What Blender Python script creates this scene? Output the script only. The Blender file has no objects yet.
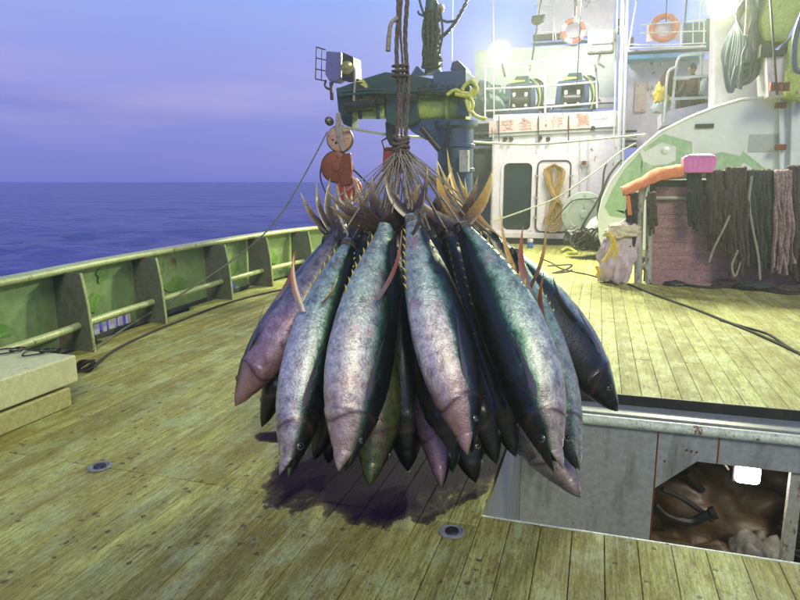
import bpy, math, random
from mathutils import Vector, Matrix, noise
random.seed(7)
PI = math.pi
S = bpy.context.scene
COL = S.collection

# ------------------------------------------------------------------ camera, sky, added flood light, exposure
FPX = 640.0; EYE = 1.6
PITCH = math.atan(118/640); YAW = math.atan(200/640*math.cos(PITCH))
cd = bpy.data.cameras.new('camera'); cam = bpy.data.objects.new('camera', cd); COL.objects.link(cam)
cam.location = (0, 0, EYE); cam.rotation_euler = (PI/2-PITCH, 0, YAW)
cd.sensor_width = 36; cd.lens = 36*FPX/800; cd.clip_start = .05; cd.clip_end = 60000
S.camera = cam

SKY_STRENGTH = 1.18
w = bpy.data.worlds.new('World'); S.world = w; w.use_nodes = True
nt = w.node_tree; nt.nodes.clear()
def N(nt, typ, **kw):
    n = nt.nodes.new(typ)
    for k, v in kw.items():
        if k in n.inputs.keys() if hasattr(n.inputs, 'keys') else False: n.inputs[k].default_value = v
        else: setattr(n, k, v)
    return n
def L(nt, a, b): nt.links.new(a, b)
def ramp(nt, fac, stops, interp='LINEAR'):
    r = nt.nodes.new('ShaderNodeValToRGB'); r.color_ramp.interpolation = interp
    e = r.color_ramp.elements
    while len(e) > 1: e.remove(e[-1])
    e[0].position = stops[0][0]; e[0].color = (*stops[0][1][:3], 1)
    for p, c in stops[1:]:
        x = e.new(p); x.color = (*c[:3], 1)
    if fac is not None: L(nt, fac, r.inputs[0])
    return r
def math_(nt, op, a, b=None, c=None, clamp=False):
    m = nt.nodes.new('ShaderNodeMath'); m.operation = op; m.use_clamp = clamp
    for i, v in enumerate((a, b, c)):
        if v is None: continue
        if isinstance(v, (int, float)): m.inputs[i].default_value = v
        else: L(nt, v, m.inputs[i])
    return m.outputs[0]
def mix(nt, fac, a, b, mode='MIX'):
    m = nt.nodes.new('ShaderNodeMix'); m.data_type = 'RGBA'; m.blend_type = mode
    for i, v in ((0, fac), (6, a), (7, b)):
        if isinstance(v, (int, float)): m.inputs[i].default_value = v
        elif isinstance(v, tuple): m.inputs[i].default_value = (*v[:3], 1)
        else: L(nt, v, m.inputs[i])
    return m.outputs[2]

tc = nt.nodes.new('ShaderNodeTexCoord'); sx = nt.nodes.new('ShaderNodeSeparateXYZ'); L(nt, tc.outputs['Generated'], sx.inputs[0])
grad = ramp(nt, sx.outputs[2], [(0.0, (.16, .18, .56)), (.02, (.185, .20, .58)), (.10, (.25, .27, .68)), (.17, (.30, .33, .76)), (.27, (.25, .38, .84)), (.5, (.18, .25, .64)), (1, (.08, .12, .38))])
mp = nt.nodes.new('ShaderNodeMapping'); mp.inputs['Scale'].default_value = (1.2, 1.2, 9); L(nt, tc.outputs['Generated'], mp.inputs[0])
cl = N(nt, 'ShaderNodeTexNoise'); cl.inputs['Scale'].default_value = 2.1; cl.inputs['Detail'].default_value = 6; cl.inputs['Roughness'].default_value = .55
L(nt, mp.outputs[0], cl.inputs['Vector'])
cr = ramp(nt, cl.outputs[0], [(.44, (0, 0, 0)), (.66, (.9, .9, .9))])
band = ramp(nt, sx.outputs[2], [(0, (0, 0, 0)), (.05, (.35, .35, .35)), (.10, (.8, .8, .8)), (.14, (.5, .5, .5)), (.25, (.25, .25, .25)), (.6, (.1, .1, .1))])
cf = math_(nt, 'MULTIPLY', cr.outputs[0], band.outputs[0])
c1 = mix(nt, cf, grad.outputs[0], (.42, .37, .70))
mp2 = nt.nodes.new('ShaderNodeMapping'); mp2.inputs['Scale'].default_value = (.8, .8, 14); mp2.inputs['Location'].default_value = (3, 1, .4); L(nt, tc.outputs['Generated'], mp2.inputs[0])
cl2 = N(nt, 'ShaderNodeTexNoise'); cl2.inputs['Scale'].default_value = 1.6; cl2.inputs['Detail'].default_value = 5; L(nt, mp2.outputs[0], cl2.inputs['Vector'])
cr2 = ramp(nt, cl2.outputs[0], [(.44, (0, 0, 0)), (.66, (.8, .8, .8))])
band2 = ramp(nt, sx.outputs[2], [(0, (.1, .1, .1)), (.04, (.5, .5, .5)), (.10, (.6, .6, .6)), (.16, (.1, .1, .1)), (.4, (.05, .05, .05))])
c2 = mix(nt, math_(nt, 'MULTIPLY', cr2.outputs[0], band2.outputs[0]), c1, (.19, .20, .56))
bg = nt.nodes.new('ShaderNodeBackground'); L(nt, c2, bg.inputs[0]); bg.inputs[1].default_value = SKY_STRENGTH
wo = nt.nodes.new('ShaderNodeOutputWorld'); L(nt, bg.outputs[0], wo.inputs[0])

flood_fill_d = bpy.data.lights.new('flood_fill', 'SUN'); flood_fill = bpy.data.objects.new('flood_fill', flood_fill_d); COL.objects.link(flood_fill)
flood_fill_d.energy = 1.9; flood_fill_d.angle = math.radians(20); flood_fill_d.color = (1.0, .96, .62)  # broad soft light added in place of floodlights behind the camera
FILL_DIR = Vector((.50, -.80, .72)).normalized()      # towards the light
flood_fill.rotation_euler = FILL_DIR.to_track_quat('Z', 'Y').to_euler()
S.view_settings.view_transform = 'Standard'; S.view_settings.look = 'None'
S.view_settings.exposure = 0.0; S.view_settings.gamma = 1.0
S.render.engine = 'CYCLES'

# ------------------------------------------------------------------ pixel helpers: photo point -> point on a real plane
FW = Vector((-math.sin(YAW)*math.cos(PITCH), math.cos(YAW)*math.cos(PITCH), -math.sin(PITCH)))
RT = Vector((math.cos(YAW), math.sin(YAW), 0)); UP = RT.cross(FW); CP = Vector((0, 0, EYE))
def ray(x, y): return FW + RT*((x-400)/FPX) + UP*((300-y)/FPX)
def PD(x, y, d): return CP + ray(x, y)*d
def PG(x, y, z=0.0): v = ray(x, y); return CP + v*((z-EYE)/v.z)
def PY(x, y, Y): v = ray(x, y); return CP + v*(Y/v.y)
def PX(x, y, X): v = ray(x, y); return CP + v*(X/v.x)
def depth(p): return (Vector(p)-CP).dot(FW)

# ------------------------------------------------------------------ materials
def new_mat(name):
    m = bpy.data.materials.new(name); m.use_nodes = True; t = m.node_tree
    return m, t, t.nodes['Principled BSDF']
def noise_n(t, scale, detail=4, rough=.55, coord='Object', vec=None, stretch=None):
    n = t.nodes.new('ShaderNodeTexNoise'); n.inputs['Scale'].default_value = scale; n.inputs['Detail'].default_value = detail; n.inputs['Roughness'].default_value = rough
    if vec is None:
        if coord == 'World': g = t.nodes.new('ShaderNodeNewGeometry'); vec = g.outputs['Position']
        else: c = t.nodes.new('ShaderNodeTexCoord'); vec = c.outputs[coord]
    if stretch:
        m = t.nodes.new('ShaderNodeMapping'); m.inputs['Scale'].default_value = stretch; L(t, vec, m.inputs[0]); vec = m.outputs[0]
    L(t, vec, n.inputs['Vector']); return n
def bump(t, h, strength=.3, dist=.02, b=None):
    n = t.nodes.new('ShaderNodeBump'); n.inputs['Strength'].default_value = strength; n.inputs['Distance'].default_value = dist
    L(t, h, n.inputs['Height'])
    if b is not None: L(t, n.outputs[0], b.inputs['Normal'])
    return n
def paint(name, col, rough=.5, metal=0, dirt=.5, dirt_col=(.12, .09, .06), rust=0.0, scale=6, var=.25, stretch=None, bmp=.15):
    m, t, b = new_mat(name)
    n1 = noise_n(t, scale, 6, .65, 'World', stretch=stretch); n2 = noise_n(t, scale*4, 5, .6, 'World')
    dk = tuple(c*(1-var) for c in col); lt = tuple(min(1, c*(1+var*.6)) for c in col)
    base = ramp(t, n2.outputs[0], [(.35, dk), (.65, lt)])
    df = ramp(t, n1.outputs[0], [(.52, (0, 0, 0)), (.72, (dirt, dirt, dirt))])
    c = mix(t, df.outputs[0], base.outputs[0], dirt_col)
    if rust > 0:
        n3 = noise_n(t, scale*.9, 8, .75, 'World', stretch=(1, 1, .45))
        rf = ramp(t, n3.outputs[0], [(.66-rust*.2, (0, 0, 0)), (.70-rust*.2, (.9, .9, .9))])
        c = mix(t, rf.outputs[0], c, (.16, .045, .02))
    L(t, c, b.inputs['Base Color']); b.inputs['Roughness'].default_value = rough; b.inputs['Metallic'].default_value = metal
    if bmp: bump(t, n2.outputs[0], bmp, .01, b)
    return m
def emis(name, col, s):
    m, t, b = new_mat(name); b.inputs['Emission Color'].default_value = (*col, 1); b.inputs['Emission Strength'].default_value = s
    b.inputs['Base Color'].default_value = (*col, 1); return m
def rope_mat(name, col, scale=60):
    m, t, b = new_mat(name)
    n1 = noise_n(t, scale, 3, .6, 'World'); n2 = noise_n(t, 7, 4, .6, 'World')
    r = ramp(t, n1.outputs[0], [(.35, tuple(c*.45 for c in col)), (.6, col), (.75, tuple(min(1, c*1.5) for c in col))])
    c = mix(t, ramp(t, n2.outputs[0], [(.45, (0, 0, 0)), (.7, (.7, .7, .7))]).outputs[0], r.outputs[0], tuple(c*.4 for c in col))
    L(t, c, b.inputs['Base Color']); b.inputs['Roughness'].default_value = .85; bump(t, n1.outputs[0], .7, .01, b)
    return m

# wooden deck
def deck_mat():
    m, t, b = new_mat('deck_wood')
    g = t.nodes.new('ShaderNodeNewGeometry'); P = g.outputs['Position']
    oi = t.nodes.new('ShaderNodeObjectInfo'); rnd = oi.outputs['Random']
    grain = noise_n(t, 14, 8, .7, vec=P, stretch=(5, .35, 1)); big = noise_n(t, 1.3, 5, .6, vec=P, stretch=(1.6, .5, 1)); blot = noise_n(t, 4.2, 6, .68, vec=P, stretch=(1.3, .7, 1))
    wood = ramp(t, grain.outputs[0], [(.32, (.14, .115, .028)), (.45, (.325, .322, .078)), (.56, (.44, .45, .125)), (.68, (.61, .63, .27))])
    tint = ramp(t, rnd, [(0, (.66, .66, .52)), (.3, (.90, .86, .78)), (.6, (1.05, 1.05, 1.0)), (1, (1.20, 1.28, 1.40))])
    c = mix(t, 1.0, wood.outputs[0], tint.outputs[0], 'MULTIPLY')
    c = mix(t, ramp(t, big.outputs[0], [(.42, (0, 0, 0)), (.62, (.55, .55, .55))]).outputs[0], c, (.24, .185, .035))
    c = mix(t, ramp(t, blot.outputs[0], [(.50, (0, 0, 0)), (.63, (.62, .62, .62))]).outputs[0], c, (.44, .50, .22))
    wear = noise_n(t, 9, 8, .75, vec=P, stretch=(1.2, .6, 1))
    c = mix(t, ramp(t, wear.outputs[0], [(.52, (0, 0, 0)), (.70, (.8, .8, .8))]).outputs[0], c, (.15, .10, .022))
    sp = t.nodes.new('ShaderNodeTexVoronoi'); sp.inputs['Scale'].default_value = 11; L(t, P, sp.inputs['Vector'])
    spn = noise_n(t, 2.2, 3, .5, vec=P)
    wp = noise_n(t, 60, 3, .6, vec=P)
    dd = math_(t, 'ADD', math_(t, 'ADD', sp.outputs['Distance'], math_(t, 'MULTIPLY', math_(t, 'SUBTRACT', wp.outputs[0], .5), .30)), math_(t, 'MULTIPLY', math_(t, 'SUBTRACT', grain.outputs[0], .5), .5))
    ln = noise_n(t, 3.2, 9, .8, vec=P, stretch=(4, .16, 1)); c = mix(t, ramp(t, ln.outputs[0], [(.50, (0, 0, 0)), (.62, (.6, .6, .6))]).outputs[0], c, (.19, .15, .03)); c = mix(t, ramp(t, ln.outputs[0], [(.30, (.6, .6, .6)), (.42, (0, 0, 0))]).outputs[0], c, (.62, .68, .40))
    spots = math_(t, 'MULTIPLY', math_(t, 'LESS_THAN', dd, .15), math_(t, 'GREATER_THAN', spn.outputs[0], .47))
    c = mix(t, math_(t, 'MULTIPLY', spots, .75), c, (.07, .04, .02))
    fine = noise_n(t, 55, 6, .8, vec=P, stretch=(2.2, .5, 1)); c = mix(t, .7, c, ramp(t, fine.outputs[0], [(.36, (.45, .42, .38)), (.5, (1, 1, 1)), (.64, (1.35, 1.35, 1.4))]).outputs[0], 'MULTIPLY')
    s2 = t.nodes.new('ShaderNodeTexVoronoi'); s2.inputs['Scale'].default_value = 34; L(t, P, s2.inputs['Vector']); sb = noise_n(t, 1.7, 4, .7, vec=P)
    f2 = math_(t, 'MULTIPLY', math_(t, 'LESS_THAN', math_(t, 'ADD', s2.outputs['Distance'], math_(t, 'MULTIPLY', math_(t, 'SUBTRACT', fine.outputs[0], .5), .9)), .13), math_(t, 'GREATER_THAN', sb.outputs[0], .49)); c = mix(t, math_(t, 'MULTIPLY', f2, .7), c, (.06, .035, .015))
    # blood pool and the catch's shade, painted as one dark patch on the planks
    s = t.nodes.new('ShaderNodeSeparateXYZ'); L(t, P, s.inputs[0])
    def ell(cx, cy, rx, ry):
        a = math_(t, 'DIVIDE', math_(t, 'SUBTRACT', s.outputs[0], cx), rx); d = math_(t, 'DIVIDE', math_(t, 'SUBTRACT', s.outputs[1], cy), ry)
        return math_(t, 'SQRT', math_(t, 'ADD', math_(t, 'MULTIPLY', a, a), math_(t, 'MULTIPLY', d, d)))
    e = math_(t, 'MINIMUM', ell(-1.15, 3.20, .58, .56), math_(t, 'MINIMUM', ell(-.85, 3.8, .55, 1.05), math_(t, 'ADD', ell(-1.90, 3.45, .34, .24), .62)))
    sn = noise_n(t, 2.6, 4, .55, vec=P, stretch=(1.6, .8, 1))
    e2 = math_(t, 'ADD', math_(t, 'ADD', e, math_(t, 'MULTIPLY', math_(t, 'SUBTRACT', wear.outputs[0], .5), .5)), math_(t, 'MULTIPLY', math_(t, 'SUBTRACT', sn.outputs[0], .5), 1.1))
    stain_shade = ramp(t, e2, [(.80, (.99, .99, .99)), (.95, (.84, .84, .84)), (1.16, (.5, .5, .5)), (1.30, (.2, .2, .2)), (1.6, (0, 0, 0))])
    c = mix(t, stain_shade.outputs[0], c, (.014, .003, .024))
    L(t, c, b.inputs['Base Color'])
    rr = ramp(t, blot.outputs[0], [(.35, (.72, .72, .72)), (.65, (.46, .46, .46))])
    r2 = mix(t, stain_shade.outputs[0], rr.outputs[0], (.62, .62, .62)); L(t, r2, b.inputs['Roughness']); L(t, mix(t, stain_shade.outputs[0], (.4, .4, .4), (.03, .03, .03)), b.inputs['Specular IOR Level'])
    hh = math_(t, 'ADD', grain.outputs[0], math_(t, 'MULTIPLY', wear.outputs[0], .9)); bump(t, hh, .8, .008, b)
    return m

# tuna skin: colour follows the animal's own back-to-belly pattern (point attribute "dv"), "tv" runs tail to snout
def skin_mat():
    m, t, b = new_mat('tuna_skin')
    at = t.nodes.new('ShaderNodeAttribute'); at.attribute_name = 'dv'
    av = t.nodes.new('ShaderNodeAttribute'); av.attribute_name = 'tv'
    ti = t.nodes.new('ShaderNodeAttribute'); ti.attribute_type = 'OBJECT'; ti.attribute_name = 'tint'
    hd = t.nodes.new('ShaderNodeAttribute'); hd.attribute_type = 'OBJECT'; hd.attribute_name = 'bruise'
    st = noise_n(t, 9, 6, .6, stretch=(1, 1, .25)); n1 = noise_n(t, 18, 8, .72); n2 = noise_n(t, 90, 5, .6); sc = noise_n(t, 5, 5, .6)
    d = math_(t, 'ADD', at.outputs['Fac'], math_(t, 'MULTIPLY', math_(t, 'SUBTRACT', st.outputs[0], .5), .45))
    # dv: 0 belly .. 1 back
    belly = ramp(t, d, [(.38, (1, 1, 1)), (.52, (0, 0, 0))]).outputs[0]
    base = ramp(t, d, [(.0, (.74, .72, .69)), (.27, (.72, .72, .69)), (.37, (.56, .63, .54)), (.44, (.20, .36, .24)), (.50, (.035, .105, .070)), (.57, (.008, .020, .020)), (.68, (.004, .006, .008)), (1, (.003, .003, .006))])
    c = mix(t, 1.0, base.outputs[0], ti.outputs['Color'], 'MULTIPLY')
    tz = ramp(t, math_(t, 'ADD', av.outputs['Fac'], math_(t, 'MULTIPLY', math_(t, 'SUBTRACT', sc.outputs[0], .5), .35)), [(.05, (.52, .68, .60)), (.35, (.70, .92, .80)), (.52, (1.0, .98, .95)), (.75, (1.0, .92, .92)), (1, (.80, .68, .66))])  # teal towards the tail paints a greenish highlight into the skin
    c = mix(t, 1.0, c, tz.outputs[0], 'MULTIPLY')
    mot = ramp(t, n1.outputs[0], [(.38, (.42, .40, .46)), (.50, (.88, .88, .90)), (.66, (1.25, 1.25, 1.22))])
    c = mix(t, .85, c, mot.outputs[0], 'MULTIPLY')
    vo = t.nodes.new('ShaderNodeTexVoronoi'); vo.inputs['Scale'].default_value = 75; co = t.nodes.new('ShaderNodeTexCoord'); L(t, co.outputs['Object'], vo.inputs['Vector'])
    dr = noise_n(t, 11, 6, .7, stretch=(1, 1, .10)); c = mix(t, ramp(t, dr.outputs[0], [(.56, (0, 0, 0)), (.66, (.6, .6, .6))]).outputs[0], c, mix(t, belly, (.012, .014, .016), (.16, .08, .09)))
    sk2 = noise_n(t, 42, 6, .8, stretch=(1, 1, .5)); c = mix(t, .6, c, ramp(t, sk2.outputs[0], [(.36, (.45, .45, .5)), (.5, (1, 1, 1)), (.64, (1.35, 1.35, 1.3))]).outputs[0], 'MULTIPLY')
    c = mix(t, .55, c, ramp(t, vo.outputs['Distance'], [(0, (1.2, 1.2, 1.2)), (.5, (.85, .85, .85)), (.8, (.55, .55, .58))]).outputs[0], 'MULTIPLY')
    bg_ = noise_n(t, 3.2, 5, .65, stretch=(1, 1, .5)); c = mix(t, math_(t, 'MULTIPLY', ramp(t, bg_.outputs[0], [(.52, (0, 0, 0)), (.68, (.40, .40, .40))]).outputs[0], belly), c, (.20, .14, .16))
    # reddish bruising towards head, scraped patches
    hb = ramp(t, math_(t, 'ADD', av.outputs['Fac'], math_(t, 'MULTIPLY', math_(t, 'SUBTRACT', sc.outputs[0], .5), .5)), [(.62, (0, 0, 0)), (.85, (1, 1, 1))])
    hf = math_(t, 'MULTIPLY', math_(t, 'MULTIPLY', hb.outputs[0], hd.outputs['Fac']), belly)
    c = mix(t, hf, c, mix(t, n1.outputs[0], (.26, .10, .085), (.42, .28, .27)))
    pk = ramp(t, sc.outputs[0], [(.57, (0, 0, 0)), (.64, (.65, .65, .65))]); c = mix(t, math_(t, 'MULTIPLY', math_(t, 'MULTIPLY', pk.outputs[0], hd.outputs['Fac']), belly), c, (.42, .17, .20))
    scr = noise_n(t, 26, 4, .8, stretch=(1, 1, .12)); sf = ramp(t, scr.outputs[0], [(.62, (0, 0, 0)), (.68, (.35, .35, .35))])
    c = mix(t, math_(t, 'MULTIPLY', sf.outputs[0], math_(t, 'ADD', math_(t, 'MULTIPLY', belly, .85), .15)), c, (.10, .09, .10))
    # gill plate edge and groove
    gl = math_(t, 'ABSOLUTE', math_(t, 'SUBTRACT', av.outputs['Fac'], math_(t, 'SUBTRACT', .795, math_(t, 'MULTIPLY', math_(t, 'POWER', math_(t, 'SUBTRACT', at.outputs['Fac'], .45), 2.0), -.22))))
    gf = ramp(t, gl, [(0, (.85, .85, .85)), (.0035, (.6, .6, .6)), (.012, (.15, .15, .15)), (.022, (0, 0, 0))]); c = mix(t, gf.outputs[0], c, (.05, .02, .025))
    L(t, c, b.inputs['Base Color']); L(t, ramp(t, d, [(.3, (.36, .36, .36)), (.46, (.75, .75, .75)), (.56, (.35, .35, .35)), (.7, (0, 0, 0))]).outputs[0], b.inputs['Metallic'])
    rr = ramp(t, n1.outputs[0], [(.35, (.24, .24, .24)), (.7, (.46, .46, .46))]); L(t, rr.outputs[0], b.inputs['Roughness'])
    L(t, ramp(t, d, [(.35, (.5, .5, .5)), (.7, (.45, .45, .45))]).outputs[0], b.inputs['Coat Weight']); b.inputs['Coat Roughness'].default_value = .11
    hh = math_(t, 'ADD', math_(t, 'SUBTRACT', n2.outputs[0], math_(t, 'MULTIPLY', vo.outputs['Distance'], .22)), math_(t, 'MULTIPLY', n1.outputs[0], 1.6)); bump(t, hh, .45, .006, b); bc = bump(t, math_(t, 'ADD', n1.outputs[0], math_(t, 'MULTIPLY', n2.outputs[0], .5)), .22, .006); L(t, bc.outputs[0], b.inputs['Coat Normal'])
    return m
def fin_mat(name, c0, c1, c2):
    m, t, b = new_mat(name)
    a = t.nodes.new('ShaderNodeAttribute'); a.attribute_name = 'uu'
    n = noise_n(t, 40, 5, .7)
    f = math_(t, 'ADD', a.outputs['Fac'], math_(t, 'MULTIPLY', math_(t, 'SUBTRACT', n.outputs[0], .5), .5))
    rb = noise_n(t, 160, 3, .7, stretch=(1, 1, .12)); f = math_(t, 'ADD', f, math_(t, 'MULTIPLY', math_(t, 'SUBTRACT', rb.outputs[0], .5), .35)); r = ramp(t, f, [(0.1, c0), (.55, c1), (.95, c2)]); L(t, r.outputs[0], b.inputs['Base Color'])
    b.inputs['Roughness'].default_value = .30; b.inputs['Coat Weight'].default_value = .3
    bump(t, n.outputs[0], .4, .004, b); return m

M = dict(
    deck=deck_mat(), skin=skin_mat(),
    fin_tail=fin_mat('tail_fin_skin', (.022, .015, .016), (.085, .048, .028), (.42, .32, .15)),
    fin_yellow=fin_mat('yellow_fin_skin', (.10, .05, .03), (.55, .32, .05), (.78, .62, .18)),
    fin_red=fin_mat('red_fin_skin', (.22, .17, .16), (.30, .06, .03), (.48, .20, .06)),
    fin_dark=fin_mat('dark_fin_skin', (.03, .03, .035), (.05, .045, .05), (.10, .09, .09)),
    fin_pect=fin_mat('pectoral_fin_skin', (.10, .09, .11), (.06, .055, .065), (.035, .03, .035)),
    finlet=fin_mat('finlet_skin', (.5, .38, .05), (.75, .60, .06), (.8, .7, .1)),
    mouth=paint('mouth_flesh', (.035, .012, .015), .35, 0, .2),
    iris=paint('fish_iris', (.12, .12, .11), .12, .3, 0, bmp=0), pupil=paint('fish_pupil', (.006, .006, .008), .03, 0, 0, bmp=0),
    seam=paint('deck_caulk', (.02, .018, .012), .8, 0, 0),
    green=paint('bulwark_green', (.25, .36, .13), .45, 0, .45, (.17, .20, .07), .22, 2.2, .2),
    newgreen=paint('fresh_green_paint', (.16, .33, .06), .4, 0, .2, scale=5), 
    stay=paint('stay_grey_green', (.10, .115, .085), .55, 0, .5, (.05, .04, .025), .35, 6, .3),
    rail=paint('cap_rail_paint', (.46, .52, .22), .42, 0, .5, (.16, .12, .06), .3, 8, .2),
    slab=paint('pale_slab_paint', (.66, .66, .33), .6, 0, .4, (.30, .24, .12), .12, 7, .15),
    slab2=paint('pale_timber', (.46, .44, .16), .65, 0, .5, (.20, .15, .06), 0, 7, .2, (1, 1, 4)),
    steel=paint('hatch_steel_grey', (.26, .27, .27), .4, .1, .5, (.10, .08, .06), .3, 7, .25),
    coam=paint('coaming_bar_paint', (.62, .68, .55), .35, 0, .6, (.16, .14, .08), .35, 16, .25, bmp=.3),
    hatchwall=paint('hatch_wall_paint', (.31, .33, .34), .35, 0, .85, (.11, .11, .085), .22, 5.5, .16, (1, 1, .22)),
    black=paint('black_rubber', (.012, .012, .013), .5, 0, .3), dark=paint('dark_iron', (.035, .035, .038), .45, .4, .4, rust=.3),
    white=paint('white_ship_paint', (.74, .68, .71), .4, 0, .45, (.45, .36, .30), .22, 2.4, .10),
    greyw=paint('grey_white_paint', (.40, .45, .41), .45, 0, .35, (.30, .30, .25), .1, 3, .08),
    pipe=paint('pipe_white_paint', (.62, .64, .60), .4, 0, .4, (.3, .25, .2), .25, 10, .15),
    bandp=paint('name_band_paint', (.66, .52, .46), .45, 0, .75, (.45, .26, .20), .42, 6, .15),
    redp=paint('faded_red_lettering', (.58, .28, .22), .5, 0, .95, (.66, .52, .46), 0, 16, .3), 
    bluedk=paint('winch_blue_paint', (.030, .055, .13), .4, .1, .4, rust=.25, scale=8), blue=paint('deck_edge_blue', (.10, .30, .55), .45, 0, .3),
    craneblue=paint('crane_blue_paint', (.035, .075, .16), .42, 0, .5, (.04, .05, .05), .25, 4, .25),
    cranedk=paint('crane_dark_green', (.025, .075, .065), .42, .1, .5, (.02, .02, .02), .2, 5, .3),
    yg=paint('crane_yellow_green', (.42, .52, .13), .42, 0, .5, (.10, .10, .03), .3, 6, .2), yellow=paint('yellow_hose', (.62, .62, .12), .4, 0, .3), 
    purple=paint('lamp_housing_purple', (.13, .12, .33), .4, 0, .2, scale=9, var=.12), lens=paint('lamp_lens', (.30, .30, .10), .12, .2, .5, scale=14, var=.5),
    pulley=paint('worn_pink_paint', (.48, .27, .19), .5, .1, .5, (.22, .10, .05), .45, 26, .2), rusty=paint('rusty_red_iron', (.24, .055, .025), .5, .25, .6, (.10, .03, .02), .4, 20, .4),
    red=paint('red_paint', (.33, .03, .03), .4, 0, .4, scale=16), ironp=paint('pale_hook_iron', (.48, .40, .30), .4, .4, .5, rust=.4, scale=20),
    hous=paint('housing_pale_paint', (.74, .79, .73), .4, 0, .3, (.34, .36, .30), .06, 2.2, .06), housg=paint('housing_green_paint', (.34, .54, .30), .45, 0, .8, (.55, .62, .52), 0, 2.6, .15),
    boardr=paint('reddish_board', (.36, .20, .21), .65, 0, .6, (.13, .06, .06), 0, 7, .3, (.5, .5, 3)), rackp=paint('rack_pipe_grey', (.40, .41, .36), .45, .1, .5, (.12, .10, .08), .4, 9, .2),
    pink=paint('pink_plastic', (.80, .22, .50), .25, 0, .3, (.85, .5, .65), 0, 12, .15), orange=paint('orange_cloth', (.75, .22, .075), .7, 0, .4, (.4, .12, .05), 0, 10, .25),
    sack=paint('mauve_sack', (.58, .47, .49), .6, 0, .6, (.30, .20, .25), 0, 14, .2), strap=paint('yellow_strap', (.70, .50, .05), .5, 0, .2), sackw=paint('cream_sack', (.62, .55, .36), .6, 0, .3, scale=12),
    tarp=paint('brown_tarp', (.085, .055, .032), .45, 0, .7, (.04, .028, .02), 0, 5, .3), tarp2=paint('grey_bag', (.26, .25, .22), .55, 0, .5, (.12, .11, .1), 0, 9, .3),
    skinp=paint('person_skin', (.35, .2, .14), .5, 0, 0), cloth=paint('dark_work_clothes', (.07, .035, .035), .8, 0, .3), clothg=paint('grey_work_clothes', (.35, .38, .36), .8, 0, .3), cap=paint('black_cap', (.012, .012, .02), .7, 0, 0),
    roomdk=paint('room_shade', (.012, .03, .035), .08, 0, .2, bmp=0), gask=paint('door_gasket', (.03, .03, .03), .6, 0, .2), bluec=paint('blue_can_paint', (.04, .15, .45), .3, 0, .1),
    rope=rope_mat('sling_rope', (.20, .155, .11), 90), ropep=rope_mat('pale_cord', (.46, .40, .30), 120), roped=rope_mat('dark_rope', (.045, .040, .036)), ropeg=rope_mat('greenish_line', (.18, .20, .14)),
    ropey=rope_mat('yellow_rope', (.55, .34, .09)), netb=rope_mat('brown_net', (.085, .055, .050), 30), netk=rope_mat('black_net', (.035, .035, .045), 30), netp=rope_mat('pale_pink_net', (.36, .24, .22), 30), netg=rope_mat('green_black_net', (.055, .062, .055), 30),
    hoseb=paint('blue_grey_hose', (.085, .10, .14), .4, 0, .4, (.04, .05, .05), 0, 14, .35), ringr=paint('ring_orange', (.70, .20, .12), .5, 0, .6, (.75, .45, .35), 0, 9), ringw=paint('ring_white', (.8, .75, .7), .5, 0, .2),
    brown=paint('brown_box', (.2, .1, .07), .6), lamp=emis('lit_lamp', (1.0, 1.0, .80), 60), lamp2=emis('lit_hold_lamp', (1.0, .96, .86), 25),
)

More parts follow.
